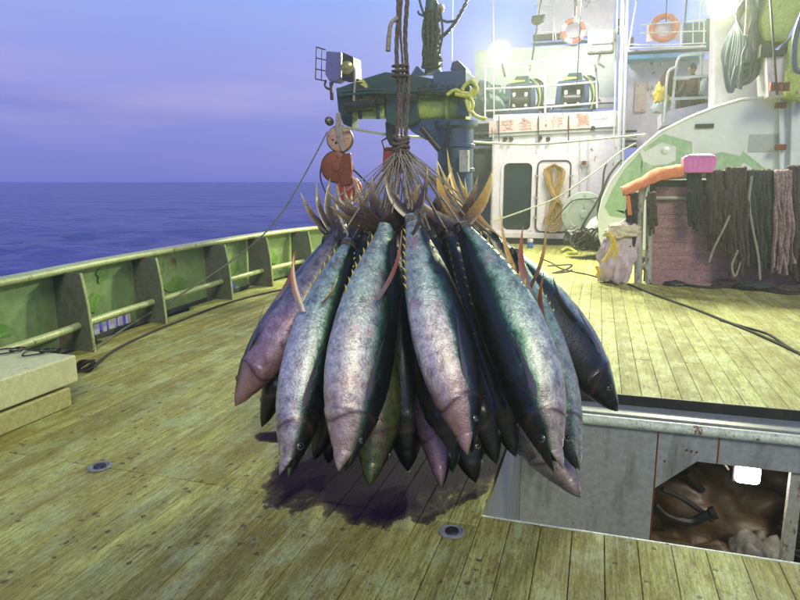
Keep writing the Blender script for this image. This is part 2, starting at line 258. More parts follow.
# ------------------------------------------------------------------ mesh helpers
class MB:
    def __init__(s): s.v = []; s.f = []; s.at = {}
    def add(s, vs, fs):
        b = len(s.v); s.v += [tuple(v) for v in vs]; s.f += [tuple(i+b for i in f) for f in fs]; return s
    def box(s, a, b, bev=0):
        (x0, y0, z0), (x1, y1, z1) = [min(p) for p in zip(a, b)], [max(p) for p in zip(a, b)]
        return s.add([(x0,y0,z0),(x1,y0,z0),(x1,y1,z0),(x0,y1,z0),(x0,y0,z1),(x1,y0,z1),(x1,y1,z1),(x0,y1,z1)],
                     [(0,3,2,1),(4,5,6,7),(0,1,5,4),(1,2,6,5),(2,3,7,6),(3,0,4,7)])
    def prism(s, pts, ext):
        ext = Vector(ext); n = len(pts); A = [Vector(p) for p in pts]; B = [p+ext for p in A]
        return s.add(A+B, [tuple(range(n))[::-1], tuple(range(n, 2*n))]+[(i, (i+1) % n, n+(i+1) % n, n+i) for i in range(n)])
    def tube(s, pts, r, n=8, closed=False, taper=None):
        pts = [Vector(p) for p in pts]; m = len(pts)
        T = [(pts[(i+1) % m]-pts[i-1]) if closed or 0 < i < m-1 else (pts[1]-pts[0] if i == 0 else pts[-1]-pts[-2]) for i in range(m)]
        T = [t.normalized() if t.length > 1e-9 else Vector((0, 0, 1)) for t in T]
        u = T[0].orthogonal().normalized(); vs = []
        for i in range(m):
            u = (u-T[i]*u.dot(T[i])); u = u.normalized() if u.length > 1e-6 else T[i].orthogonal().normalized(); w_ = T[i].cross(u)
            rr = r[i] if isinstance(r, (list, tuple)) else r
            for k in range(n):
                a = 2*PI*k/n; vs.append(pts[i]+(u*math.cos(a)+w_*math.sin(a))*rr)
        fs = []
        for i in range(m if closed else m-1):
            j = (i+1) % m
            for k in range(n): k2 = (k+1) % n; fs.append((i*n+k, i*n+k2, j*n+k2, j*n+k))
        if not closed: fs += [tuple(range(n))[::-1], tuple((m-1)*n+k for k in range(n))]
        return s.add(vs, fs)
    def lathe(s, prof, c, axis=(0, 0, 1), n=20):
        ax = Vector(axis).normalized(); u = ax.orthogonal().normalized(); w_ = ax.cross(u); c = Vector(c)
        vs = [c+ax*h+(u*math.cos(2*PI*k/n)+w_*math.sin(2*PI*k/n))*r for r, h in prof for k in range(n)]; m = len(prof)
        fs = [(i*n+k, i*n+(k+1) % n, (i+1)*n+(k+1) % n, (i+1)*n+k) for i in range(m-1) for k in range(n)]
        fs += [tuple(range(n))[::-1], tuple((m-1)*n+k for k in range(n))]
        return s.add(vs, fs)
    def cyl(s, a, b, r, n=16): 
        a = Vector(a); b = Vector(b); return s.lathe([(r, 0), (r, (b-a).length)], a, b-a, n)
    def build(s, name, m, parent=None, smooth=False, bevel=0):
        me = bpy.data.meshes.new(name); me.from_pydata(s.v, [], s.f); me.update()
        o = bpy.data.objects.new(name, me); COL.objects.link(o); me.materials.append(M[m] if isinstance(m, str) else m)
        if smooth:
            me.polygons.foreach_set('use_smooth', [True]*len(me.polygons))
            try: me.set_sharp_from_angle(angle=math.radians(40))
            except Exception: pass
        for k, vals in s.at.items():
            at = me.attributes.new(k, 'FLOAT', 'POINT'); at.data.foreach_set('value', vals)
        if bevel:
            bm = o.modifiers.new('bevel', 'BEVEL'); bm.width = bevel; bm.segments = 2; bm.limit_method = 'ANGLE'
        if parent:
            o.parent = parent
            o.matrix_parent_inverse = Matrix.Translation(parent.location).inverted() if parent.type == 'EMPTY' else parent.matrix_parent_inverse.copy()
            if parent.type != 'EMPTY': o.matrix_parent_inverse = Matrix()
        return o
def thing(name, label, cat, loc=(0, 0, 0), group=None, kind=None):
    e = bpy.data.objects.new(name, None); COL.objects.link(e); e.location = Vector(loc); e.empty_display_size = .1
    if label: e['label'] = label
    if cat: e['category'] = cat
    if group: e['group'] = group
    if kind: e['kind'] = kind
    return e
def tag(o, label, cat, group=None, kind=None):
    if label: o['label'] = label
    if cat: o['category'] = cat
    if group: o['group'] = group
    if kind: o['kind'] = kind
    return o
def rrect(x0, x1, z0, z1, r, k=5):
    pts = []
    for cx, cz, a0 in ((x1-r, z1-r, 0), (x0+r, z1-r, 90), (x0+r, z0+r, 180), (x1-r, z0+r, 270)):
        for i in range(k+1): a = math.radians(a0+90*i/k); pts.append((cx+r*math.cos(a), cz+r*math.sin(a)))
    return pts
def spline(pts, n=8):
    pts = [Vector(p) for p in pts]; out = []
    P_ = [pts[0]*2-pts[1]]+pts+[pts[-1]*2-pts[-2]]
    for i in range(1, len(P_)-2):
        a, b, c, d = P_[i-1:i+3]
        for k in range(n):
            u = k/n; out.append(.5*((2*b)+(c-a)*u+(2*a-5*b+4*c-d)*u*u+(3*b-a-3*c+d)*u**3))
    out.append(pts[-1]); return out
def rot_ring(c, R, r, ax, n=24, m=8):
    ax = Vector(ax).normalized(); u = ax.orthogonal().normalized(); v = ax.cross(u); c = Vector(c)
    return [c+(u*math.cos(2*PI*i/n)+v*math.sin(2*PI*i/n))*R for i in range(n)]

# ------------------------------------------------------------------ sea
def make_sea():
    mb = MB(); nr, na = 250, 240; zs = -1.9
    for i in range(nr):
        d = 3.0*(24000/3.0)**(i/(nr-1))
        amp = .16*min(1, 40/d+.12) if d < 400 else 0.0
        for k in range(na):
            a = 2*PI*k/na; x, y = d*math.cos(a), d*math.sin(a)
            z = zs
            if amp > 0:
                z += amp*(math.sin(x*.35+y*.9+2*noise.noise((x*.05, y*.05, 0)))+.6*math.sin(-x*.8+y*1.7+3*noise.noise((x*.1, y*.1, 3)))+1.4*noise.noise((x*.6, y*1.1, 1.0)))
            mb.v.append((x, y, z))
    for i in range(nr-1):
        for k in range(na): mb.f.append((i*na+k, i*na+(k+1) % na, (i+1)*na+(k+1) % na, (i+1)*na+k))
    m, t, b = new_mat('sea_water')
    b.inputs['Base Color'].default_value = (.065, .065, .36, 1); b.inputs['Roughness'].default_value = .25; b.inputs['IOR'].default_value = 1.33
    n1 = noise_n(t, 1.1, 6, .6, 'World', stretch=(.5, 1, 1)); n2 = noise_n(t, .09, 5, .6, 'World', stretch=(.35, 1, 1)); n3 = noise_n(t, 6, 4, .6, 'World', stretch=(.7, 1, 1))
    h = math_(t, 'ADD', math_(t, 'MULTIPLY', n2.outputs[0], 13.0), math_(t, 'ADD', n1.outputs[0], math_(t, 'MULTIPLY', n3.outputs[0], .12)))
    bump(t, h, .9, .55, b)
    o = mb.build('sea', m, smooth=True); o['kind'] = 'structure'; return o
make_sea()

# ------------------------------------------------------------------ hull, deck, hatch
RAILXY = [(-4.55, -1.5), (-4.62, 1.5), (-4.80, 4.1), (-4.93, 5.0), (-5.02, 5.8), (-5.12, 7.5), (-5.14, 9.3), (-4.98, 10.6), (-4.62, 11.6), (-4.1, 13.4), (-3.6, 15.4), (-3.2, 17.4)]
def rail_x(Y):
    for (x0, y0), (x1, y1) in zip(RAILXY, RAILXY[1:]):
        if y0 <= Y <= y1: return x0+(x1-x0)*(Y-y0)/(y1-y0)
    return RAILXY[0][0] if Y < RAILXY[0][1] else RAILXY[-1][0]
HX0, HX1, HY0, HY1 = -.47, 2.9, 2.865, 4.98
deck = thing('deck', None, None, (0, 0, 0), kind='structure')
PW = .1425; PLX0 = .105-36*PW; plank_cache = {}; nplank = 0
def plank(x0, x1, y0, y1):
    global nplank
    if y1-y0 < .05: return
    g = .0016; j = random.uniform(0, .0015); e = .0025
    a = (x0+g, y0+.003, 0); b = (x1-g, y1-.003, 0)
    mb = MB(); xa, ya, xb, yb = a[0], a[1], b[0], b[1]
    mb.add([(xa, ya, -.05), (xb, ya, -.05), (xb, yb, -.05), (xa, yb, -.05), (xa, ya, -e+j), (xb, ya, -e+j), (xb, yb, -e+j), (xa, yb, -e+j),
            (xa+e, ya+e, j), (xb-e, ya+e, j), (xb-e, yb-e, j), (xa+e, yb-e, j)],
           [(0,3,2,1), (0,1,5,4), (1,2,6,5), (2,3,7,6), (3,0,4,7), (4,5,9,8), (5,6,10,9), (6,7,11,10), (7,4,8,11), (8,9,10,11)])
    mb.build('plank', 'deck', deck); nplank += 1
for k in range(64):
    x0 = PLX0+k*PW; x1 = x0+PW; xm = (x0+x1)/2
    ymin, ymax = .2, 17.0
    ys = [y/10 for y in range(2, 171)]
    ins = [y for y in ys if rail_x(y)+.06 < x0]
    if not ins: continue
    ymin = ins[0]; ymax = ins[-1]
    spans = [(ymin, ymax)]
    if xm > HX0 and xm < HX1: spans = [(ymin, HY0), (HY1, ymax)]
    for a, b in spans:
        y = a; step = 4.9
        cuts = [2.77+(k % 3 == 1)*1.9+(k % 3 == 2)*3.3 + q*4.9 for q in range(-1, 4)]
        if xm < -.5 and xm > -2.8: cuts = [2.77+q*4.9 for q in range(0, 3)]
        if b-a > 8.5 and xm > 0: cuts = cuts
        cc = [c for c in cuts if a+.6 < c < b-.6]
        e = [a]+cc+[b]
        for u, v in zip(e, e[1:]): plank(x0, x1, u, v)
bed = MB(); 
for a, b in (((-5.3, -1, -.30), (HX0-.02, 17.2, -.052)), ((HX0-.02, -1, -.30), (4.2, HY0-.02, -.052)), ((HX0-.02, HY1+.3, -.30), (4.2, 17.2, -.052)), ((HX1+.02, HY0-.02, -.30), (4.2, HY1+.3, -.052))): bed.box(a, b)
o = bed.build('deck_bed', 'seam'); o['kind'] = 'structure'
hull = MB()
pts = [(x-.12, y, 0) for x, y in RAILXY]
for (x0, y0, _), (x1, y1, _) in zip(pts, pts[1:]):
    hull.add([(x0, y0, -.06), (x1, y1, -.06), (x1+.3, y1, -3), (x0+.3, y0, -3)], [(0, 1, 2, 3)])
o = hull.build('hull_side', 'green'); o['kind'] = 'structure'

hatch = thing('cargo_hatch', 'open rectangular steel hatch cut in the deck beneath the hanging tuna', 'hatch', (HX0, HY0, -.1))
def hb(name, a, b, m, bev=.004, par=hatch): return MB().box(a, b).build(name, m, par, bevel=bev)
hb('near_lip', (HX0-.0, HY0+.003, -.10), (HX1, HY0+.016, -.001), 'coam', .003)
hb('near_wall', (HX0, HY0+.003, -1.9), (HX1, HY0+.02, -.102), 'hatchwall')
hb('left_wall', (HX0-.02, HY0+.021, -1.9), (HX0, 4.70, -.06), 'hatchwall')
hb('left_wall', (HX0-.021, 4.701, -1.9), (HX0-.001, HY1, -.06), 'steel')
hb('right_wall', (HX1, HY0, -1.9), (HX1+.02, HY1, -.06), 'hatchwall')
hb('edge_strip', (HX0, HY1-.018, -.075), (HX1, HY1-.002, .004), 'black', .003)
hb('ledge', (HX0, 4.745, -.105), (HX1, HY1-.002, -.076), 'steel')
mb = MB(); mb.tube([(HX0, 4.715, -.128), (HX1, 4.715, -.128)], .040, 14); mb.build('coaming_bar', 'coam', hatch, True)
# far wall: plain left panel, then a frame with a chamfered opening
YW = 4.72
def wq(px, py): p = PY(px, py, YW); return (p.x, p.z)
xs = wq(655, 480)[0]
hb('wall_panel', (HX0, YW, -1.9), (xs-.006, YW+.03, -.155), 'hatchwall')
fr = [wq(661, 434), (HX1, -.155), (HX1, -.36), wq(697, 462), wq(661, 489)]
fr[0] = (xs+.004, -.155)
MB().prism([(x, YW+.004, z) for x, z in [(xs+.004, -.155), (HX1, -.155), (HX1, -.365), (wq(697, 462)[0], -.365), (xs+.004, wq(661, 489)[1])]], (0, .03, 0)).build('opening_frame', 'hatchwall', hatch)
hb('seam_strip', (xs-.004, YW-.004, -1.9), (xs+.003, YW+.02, -.16), 'rusty', 0)
hb('seam_strip', (wq(718, 450)[0], YW-.001, -.36), (wq(718, 450)[0]+.007, YW+.02, -.17), 'rusty', 0)
hb('opening_post', (wq(790, 500)[0], YW+.04, -1.9), (wq(790, 500)[0]+.08, YW+.1, -.37), 'rackp')
for px, py in ((692, 451), (697, 452), (665, 461), (687, 450)):
    x, z = wq(px, py); MB().lathe([(.008, 0), (.006, .006)], (x, YW-.001, z), (0, -1, 0), 8).build('bolt', 'rusty', hatch)
hold = MB()
hold.box((HX0-.3, 2.6, -2.0), (HX1+.5, 9.0, -1.92)); hold.box((HX0-.3, 8.4, -1.92), (HX1+.5, 8.6, -.31)); hold.box((.30, YW+.05, -1.92), (.40, 8.4, -.31)); hold.box((HX1+.03, YW+.05, -1.92), (HX1+.12, 8.4, -.31))
o = hold.build('hold_shell', 'tarp2'); o['kind'] = 'structure'

# things stowed in the hold
def lumpy(c, r, m, name, label, cat, seed, flat=.6, grp=None):
    mb = MB(); n, k = 44, 28; c = Vector(c)
    for i in range(k+1):
        th = PI*i/k
        for j in range(n):
            ph = 2*PI*j/n; d = Vector((math.sin(th)*math.cos(ph), math.sin(th)*math.sin(ph), math.cos(th)))
            q = .95+.28*noise.noise(d*1.6+Vector((seed, 0, 0)))+.45*abs(noise.noise(d*2.6+Vector((0, seed, 0))))+.07*abs(noise.noise(d*6.5+Vector((0, 0, seed))))
            mb.v.append(tuple(c+Vector((d.x*r[0]*q, d.y*r[1]*q, max(-.45, d.z)*r[2]*q))))
    for i in range(k):
        for j in range(n): mb.f.append((i*n+j, i*n+(j+1) % n, (i+1)*n+(j+1) % n, (i+1)*n+j))
    o = mb.build(name, m, None, False); o.data.polygons.foreach_set('use_smooth', [True]*len(o.data.polygons)); return tag(o, label, cat, grp)
lumpy((.95, 5.7, -1.35), (.62, .5, .55), 'tarp', 'tarpaulin', 'large brown tarpaulin heaped inside the hold left of the lit lamp', 'tarpaulin', 3)
lumpy((1.75, 6.2, -1.2), (.55, .5, .55), 'tarp', 'tarpaulin', 'brown tarpaulin bundle behind the lit lamp in the hold', 'tarpaulin', 8)
lumpy((.85, 5.05, -1.58), (.45, .25, .42), 'tarp', 'tarpaulin', 'low folded tarpaulin just inside the hold opening', 'tarpaulin', 5)
lumpy((1.28, 5.1, -1.45), (.24, .22, .35), 'tarp2', 'cloth_bag', 'small grey bag at the middle of the hold opening', 'bag', 12)
mb = MB()
for q in range(7):
    mb.tube([(1.75+(.30-.015*q)*math.cos(a/10*2*PI)*1.0, 5.25+.2*math.sin(a/10*2*PI), -1.15+.035*q+.05*math.sin(a+q)) for a in range(20)], .017, 6, True)
tag(mb.build('hose_coil', 'black', None, True), 'shiny black hose coil at the right of the hold opening', 'hose coil')
pp = [PY(662, 489, 4.95), PY(680, 497, 5.0), PY(698, 509, 5.05), PY(712, 520, 5.1)]
mb = MB(); mb.tube(spline(pp, 5), .022, 8); h1 = mb.build('hose', 'black', None, True); tag(h1, 'black hose with a rounded end slanting across the hold opening', 'hose')
mb = MB(); mb.tube(spline([PY(655, 505, 4.9), PY(668, 516, 4.95), PY(690, 522, 5.0), PY(707, 515, 5.0), PY(716, 512, 5.0)], 5), [.02]*8+[.035]*9+[.05]*4, 8); tag(mb.build('hose', 'black', None, True), 'thick black hose lying lowest in the hold opening', 'hose')
mb = MB(); mb.tube([PY(686, 472, 5.2), PY(702, 490, 5.3)], .03, 8); tag(mb.build('strap', 'black', None, True), 'short black strap over the top of the brown tarpaulin', 'strap')
lp = PY(748, 475, 5.0)
hl = thing('hold_lamp', 'lit square work lamp glaring inside the hatch opening', 'lamp', lp)
MB().box(lp+Vector((-.10, .03, -.08)), lp+Vector((.10, .10, .08))).build('housing', 'dark', hl, bevel=.01)
MB().prism([(lp.x+a, lp.y, lp.z+b) for a, b in rrect(-.083, .083, -.068, .068, .03)], (0, .026, 0)).build('lens', 'lamp2', hl)
mb = MB(); mb.tube([lp+Vector((-.12, .06, 0)), lp+Vector((-.17, .06, .06)), lp+Vector((-.12, .06, .13))], .008, 6); mb.build('bracket', 'ironp', hl)
ld = bpy.data.lights.new('hold_light', 'POINT'); ld.energy = 1.8; ld.color = (1, .85, .6); ld.shadow_soft_size = .08; lo = bpy.data.objects.new('hold_light', ld); COL.objects.link(lo); lo.location = lp+Vector((0, -.02, -.16)); 

# ------------------------------------------------------------------ bulwark
bul = thing('bulwark', 'long green steel bulwark with a pale cap rail along the sea side', 'bulwark', (-5, 4, 0))
rp = spline([(x, y, .80) for x, y in RAILXY], 6)
def strip(z0, z1, off, th):
    mb = MB(); n = len(rp)
    for p in rp: mb.v += [(p.x+off, p.y, z0), (p.x+off+th, p.y, z0), (p.x+off+th, p.y, z1), (p.x+off, p.y, z1)]
    for i in range(n-1):
        for k in range(4): mb.f.append((i*4+k, i*4+(k+1) % 4, i*4+4+(k+1) % 4, i*4+4+k))
    mb.f += [(0, 1, 2, 3), (4*n-1, 4*n-2, 4*n-3, 4*n-4)]
    return mb
strip(.115, .76, -.06, .012).build('plate', 'green', bul)
strip(-.04, .015, -.06, .03).build('gutter_plate', 'stay', bul)
strip(.762, .800, -.09, .16).build('cap_rail', 'rail', bul, bevel=.012)
mb = MB(); mb.tube([(p.x+.075, p.y, .775) for p in rp], .034, 10); mb.build('rail_pipe', 'rail', bul, True)
pl = spline([(x+.20, y, .245) for x, y in RAILXY], 6)
mb = MB(); mb.tube(pl, .036, 10); mb.build('guard_pipe', 'rail', bul, True)
STY = [1.1, 2.3, 3.5, 4.81, 6.07, 7.62, 8.8, 10.1, 11.5, 13.0, 14.6]
for Y in STY:
    xo = rail_x(Y)-.045; xi = xo+.38
    MB().prism([(xo, Y, .002), (xi+.03, Y, .002), (xi+.03, Y, .05), (xi, Y, .45), (xi-.04, Y, .70), (xi-.06, Y, .758), (xo, Y, .758)], (0, .014, 0)).build('stay', 'stay', bul)
    mb = MB(); mb.tube([(xi+.028, Y+.007, .002), (xi+.03, Y+.007, .05), (xi, Y+.007, .45), (xi-.04, Y+.007, .70), (xi-.055, Y+.007, .757)], .012, 6); mb.build('stay_edge', 'rail', bul, True)
# bars in the freeing slot, white in place of the sea's bright reflection
for Y0, Y1 in zip(STY, STY[1:]):
    if Y1 < 4 or Y0 > 10: continue
    n = 9; PORT = {4.81: (5.0, 5.95), 7.62: (7.95, 8.4)}.get(Y0, (0, 0))
    for a_, b_ in ((Y0+.015, max(PORT[0], Y0+.02)), (PORT[1], Y1)) if PORT[0] else ((Y0+.015, Y1),):
        if b_-a_ < .03: continue
        MB().prism([(rail_x(a_)-.062, a_, .0), (rail_x(b_)-.062, b_, .0), (rail_x(b_)-.062, b_, .12), (rail_x(a_)-.062, a_, .12)], (.010, 0, 0)).build('foot_plate', 'green', bul)
    for q in range(1, n):
        y = Y0+(Y1-Y0)*q/n; x = rail_x(y)-.055
        wdt = .035+.015*math.sin(q*2.3)
        if not PORT[0]+.02 < y < PORT[1]-.02: continue
        MB().box((x, y-wdt, .012), (x+.02, y+wdt, .118)).build('sea_glint_bar', 'white', bul)
for px, py, r in ((100, 302, .05), (112, 313, .085), (28, 308, .03), (130, 262, .06), (158, 270, .07), (75, 345, .06)):
    pass
for (y, z, a, b) in ((4.35, .52, .10, .07), (4.1, .33, .16, .06), (5.55, .62, .10, .07), (5.35, .36, .14, .10), (6.9, .3, .22, .09), (6.4, .6, .12, .06), (8.2, .3, .25, .10), (9.5, .35, .2, .1), (3.0, .5, .15, .1)):
    x = rail_x(y)-.06+.0125+.006; pts = []
    for k in range(18):
        q = 2*PI*k/18; rr = 1+.22*math.sin(3*q+y*7)+.15*math.sin(5*q+z*20); yy = y+a*rr*math.cos(q)
        pts.append((rail_x(yy)-.0425, yy, z+b*rr*math.sin(q)))
    MB().prism(pts, (-.004, 0, 0)).build('paint_patch', 'newgreen', bul)

# slabs at the left
sl = MB().box((-5.0+.65, .9, .165), (-3.57, 3.61, .365)); o = sl.build('stowed_slab', 'slab', None, bevel=.012); tag(o, 'thick pale painted slab lying on top of the timber at the left bulwark', 'slab')
mbx = MB().box((-4.25, 1.0, .004), (-3.57, 3.53, .145)); o = mbx.build('timber_beam', 'slab2', None, bevel=.010); tag(o, 'yellowish timber beam on the deck under the pale slab', 'timber')
MB().box((-4.2, 1.2, .146), (-3.75, 3.4, .164)).build('timber_spacer', 'dark'); bpy.context.scene.objects['timber_spacer'].parent = o
for i, (px, py) in enumerate(((6, 352), (36, 353))):
    c = PG(px, py, .372); mb = MB(); mb.tube([c+Vector((.07*math.cos(a*PI/8), .10*math.sin(a*PI/8), .006+.004*math.sin(a))) for a in range(16)], .006, 6, True)
    mb.tube([c+Vector((.05*math.cos(a*PI/8)+.06, .06*math.sin(a*PI/8)+.05, .012+.004*math.cos(a))) for a in range(16)], .006, 6, True)
    tag(mb.build('wire_ring', 'dark', None, True), ('wire ring on the pale slab nearest the picture edge', 'wire ring lying at the middle of the pale slab')[i], 'wire ring')
mb = MB(); c = PG(86, 372)
for q in range(4):
    tilt = q*.5
    mb.tube([c+Vector((.085*math.cos(a*PI/8), .07*math.sin(a*PI/8)*math.cos(tilt), .055+.055*math.sin(a*PI/8+q)*math.sin(tilt+.5))) for a in range(16)], .009, 6, True)
tag(mb.build('rope_coil', 'roped', None, True), 'small dark rope coil on the deck against the slab end', 'rope coil')
def line(pts, r, m, name, label, cat, n=8, sides=6, grp=None):
    mb = MB(); mb.tube(spline(pts, n), r, sides); return tag(mb.build(name, m, None, True), label, cat, grp)
g = lambda px, py, z=.012: PG(px, py, z)
line([g(90, 370), g(115, 350), g(150, 333), g(190, 317), g(228, 303), g(262, 294), g(300, 286)], .014, 'roped', 'hose', 'dark hose curving over the planks along the bulwark foot', 'hose')

# deck fittings
for i, (px, py, r) in enumerate(((100, 467, .065), (452, 532, .06))):
    c = PG(px, py, .004); d = thing('deck_drain', ('round metal drain cap in the planks at left foreground', 'round metal drain cap below the patch of blood and painted shade')[i], 'drain', c, 'round caps set in the planks')
    MB().lathe([(r, 0), (r, .006), (r*.82, .009), (r*.80, .003), (.012, .003)], c, (0, 0, 1), 28).build('rim', 'steel', d, True)
    MB().lathe([(r*.55, .004), (r*.5, .012), (.01, .013)], c, (0, 0, 1), 20).build('plug', 'dark', d, True)

# ------------------------------------------------------------------ tuna
PROF = [(0, .034, .029), (.03, .034, .034), (.07, .048, .039), (.12, .063, .048), (.18, .082, .060), (.26, .104, .073), (.35, .122, .086), (.45, .134, .096), (.55, .138, .102), (.64, .134, .103), (.72, .123, .098), (.788, .106, .088), (.795, .1045, .0872), (.85, .085, .073), (.90, .064, .055), (.935, .048, .041)]
def prof(t):
    for a, b in zip(PROF, PROF[1:]):
        if a[0] <= t <= b[0]:
            u = (t-a[0])/(b[0]-a[0]); u2 = u*u*(3-2*u)*.3+u*.7
            return a[1]+(b[1]-a[1])*u2, a[2]+(b[2]-a[2])*u2
    return PROF[-1][1:]
NF = 0
def tuna(tail, head, roll, label, fat=1.0, tint=(1, 1, 1), bruise=.3, mouth=4, bend=0.0, bend2=0.0, tailroll=0.0, fork=1.0, dorsal=1.0, anal=1.0, pect=1.0, finm='fin_yellow', tails=None, fins=(), tailm='fin_tail'):
    """tail, head: world points of the tail stalk and the snout; roll: degrees, 0 = belly to the camera, + = back turned to the left"""
    global NF; NF += 1; sd = NF*3.7
    tail = Vector(tail); head = Vector(head); L_ = (head-tail).length; a = (head-tail).normalized()
    c = CP-(tail+head)/2; c = (c-a*c.dot(a)).normalized(); s_ = a.cross(c)
    ph = math.radians(roll); D = -c*math.cos(ph)+s_*math.sin(ph); X = D.cross(a)      # dorsal, side
    root = thing('tuna', label, 'tuna', tail, 'tuna hanging by their tails from the rope sling')
    root['tint'] = [float(v) for v in tint]
    def W(t, d=0.0, x=0.0):       # local (along, dorsal, side) in units of L
        b = bend*4*t*(1-t)+0.0; b2 = bend2*4*t*(1-t)
        return tail+a*(t*L_)+D*((d*fat+b)*L_)+X*((x*fat+b2)*L_)
    nn = 28; ts = [i/44*.79 for i in range(45)]+[.795]+[.795+(.935-.795)*i/9 for i in range(1, 10)]
    mb = MB(); dv = []; tv = []
    for t in ts:
        h, w_ = prof(t)
        for k in range(nn):
            q = 2*PI*k/nn; cd, sd_ = math.cos(q), math.sin(q)
            bump_ = 1+.022*noise.noise((cd*1.5+sd, sd_*1.5, t*7))+.008*noise.noise((cd*4+sd, sd_*4, t*22))
            hh = h*(1.03 if cd > 0 else .97)
            kx = 1.0
            if t > .7925: bump_ += .035*max(0, 1-(t-.7925)/.07)*min(1, 2*abs(sd_))
            if t < .09 and abs(cd) < .3: kx = 1.0+.55*(1-abs(cd)/.3)*math.sin(PI*t/.09)
            mb.v.append(tuple(W(t, cd*hh*bump_, sd_*w_*bump_*kx*(1-.10*max(0, -cd))))); dv.append(.5+.5*cd); tv.append(t)
    m_ = len(ts)
    for i in range(m_-1):
        for k in range(nn): mb.f.append((i*nn+k, i*nn+(k+1) % nn, (i+1)*nn+(k+1) % nn, (i+1)*nn+k))
    mb.f.append(tuple(range(nn))[::-1]); mb.f.append(tuple((m_-1)*nn+k for k in range(nn)))
    mb.at = {'dv': dv, 'tv': tv}
    body = mb.build('body', 'skin', root, True); body['tint'] = root['tint']; body['bruise'] = float(bruise)
    # jaws: two half cones from the end of the body
    h9, w9 = prof(.935)
    ang = math.radians(mouth)
    for up in (1, -1):
        mb = MB(); dv = []; tv = []; K = 12; seg = 9
        for i in range(seg+1):
            u = i/seg; t = .933+(.067+(.004 if up > 0 else .010))*u; s = (1-u**1.25)**.80 if u < 1 else .03
            s = max(s, .07)
            for k in range(K+1):
                q = PI*k/K; d = up*math.sin(q)*h9*s*(1.0 if up > 0 else .94); x = math.cos(q)*w9*s
                dt = t-.933; rot = -up*ang*(.25 if up > 0 else 1.0)*1.0
                # hinge at body end, mid height
                d2 = d*math.cos(rot)-up*0+dt*math.sin(-rot)*1.0; t2 = .933+dt*math.cos(rot)
                mb.v.append(tuple(W(t2, d2/1.0, x))); dv.append(.5+.5*max(-1, min(1, d/h9))*(1 if up > 0 else 1)-(0 if up > 0 else .05)); tv.append(t)
        w1 = K+1
        for i in range(seg):
            for k in range(K): mb.f.append((i*w1+k, i*w1+k+1, (i+1)*w1+k+1, (i+1)*w1+k))
            mb.f.append((i*w1, (i+1)*w1, (i+1)*w1+K, i*w1+K))
        mb.f.append(tuple(seg*w1+k for k in range(w1)))
        mb.at = {'dv': dv, 'tv': tv}
        j = mb.build('upper_jaw' if up > 0 else 'lower_jaw', 'skin', root, True); j['tint'] = root['tint']; j['bruise'] = float(bruise)
    if mouth > 12:
        mb = MB(); mb.lathe([(h9*L_*fat*.55, 0), (h9*L_*fat*.42, .02*L_), (.003, .042*L_)], W(.932, 0, 0), a, 14); mb.build('throat', 'mouth', root, True)
    # eyes
    he, we = prof(.885)
    for sgn in (1, -1):
        q = math.radians(74); p = W(.885, math.cos(q)*he*1.03, sgn*math.sin(q)*we*.955); n_ = (X*sgn*math.sin(q)+D*math.cos(q)*.8).normalized(); R = .0145*L_
        e = MB().lathe([(R*1.12, -.3*R), (R*1.12, .10*R), (R*.92, .32*R), (R*.55, .46*R), (R*.1, .52*R)], p, n_, 18).build('eye', 'iris', root, True)
        MB().lathe([(R*.72, .22*R), (R*.66, .50*R), (R*.45, .68*R), (R*.06, .76*R)], p, n_, 16).build('pupil', 'pupil', e, True)
    # fins
    def sickle(name, base, out, back, length, bw, curve, m, th=.006, flop=0.0, par=root):
        out = Vector(out).normalized(); back = Vector(back); back = (back-out*back.dot(out)).normalized(); nrm = out.cross(back)
        mb = MB(); n = 14; uu = []
        for i in range(n+1):
            u = i/n; wv = bw*((1-u)**.75)*(1-.25*math.sin(PI*u))*min(1, .35+u*5); wv = max(wv, .0015)
            p = Vector(base)+out*(length*(u-.12*curve*u*u))+back*(length*curve*u*u*.75)+nrm*(flop*length*u*u)
            tt = th*(1-u*.8)
            ed = back
            mb.v += [tuple(p-ed*wv*.5), tuple(p+nrm*tt), tuple(p+ed*wv*.5), tuple(p-nrm*tt)]; uu += [u]*4
        for i in range(n):
            for k in range(4): mb.f.append((i*4+k, i*4+(k+1) % 4, i*4+4+(k+1) % 4, i*4+4+k))
        mb.f += [(0, 1, 2, 3), tuple(range(4*n+3, 4*n-1, -1))]; mb.at = {'uu': uu}
        return mb.build(name, m, par, True)
    A = -a                                                     # towards the tail (up)
    tr = math.radians(tailroll); TD = D*math.cos(tr)+X*math.sin(tr)
    def horn(name, p0, p1, wd, m, bow=.18, th=.008):
        p0 = Vector(p0); p1 = Vector(p1); d = p1-p0; ln = d.length; d.normalize(); side = d.cross(CP-p0).normalized(); side *= (1 if side.x*(p1.x-p0.x) > 0 else -1)
        out = d; mb = MB(); n = 14; uu = []; v_ = (CP-p0).normalized(); tw = .5*math.sin(sd*3+ln*9)
        for i in range(n+1):
            u = i/n; p = p0+d*ln*u+side*bow*ln*math.sin(PI*u)*1.0; wv = wd*.92*(1-u)**.62*(.80+.35*math.sin(PI*u)); wv = max(wv, .0025)
            e_ = (side*math.cos(tw)+v_*math.sin(tw)).normalized(); nrm = e_.cross(d).normalized(); tt = th*(1-.7*u)
            mb.v += [tuple(p-e_*wv*.5), tuple(p+nrm*tt*.5), tuple(p+e_*wv*.5), tuple(p-nrm*tt*.5)]; uu += [u]*4
        for i in range(n):
            for k in range(4): mb.f.append((i*4+k, i*4+(k+1) % 4, i*4+4+(k+1) % 4, i*4+4+k))
        mb.f += [(0, 1, 2, 3), tuple(range(4*n+3, 4*n-1, -1))]; mb.at = {'uu': uu}
        return mb.build(name, m, root, True)
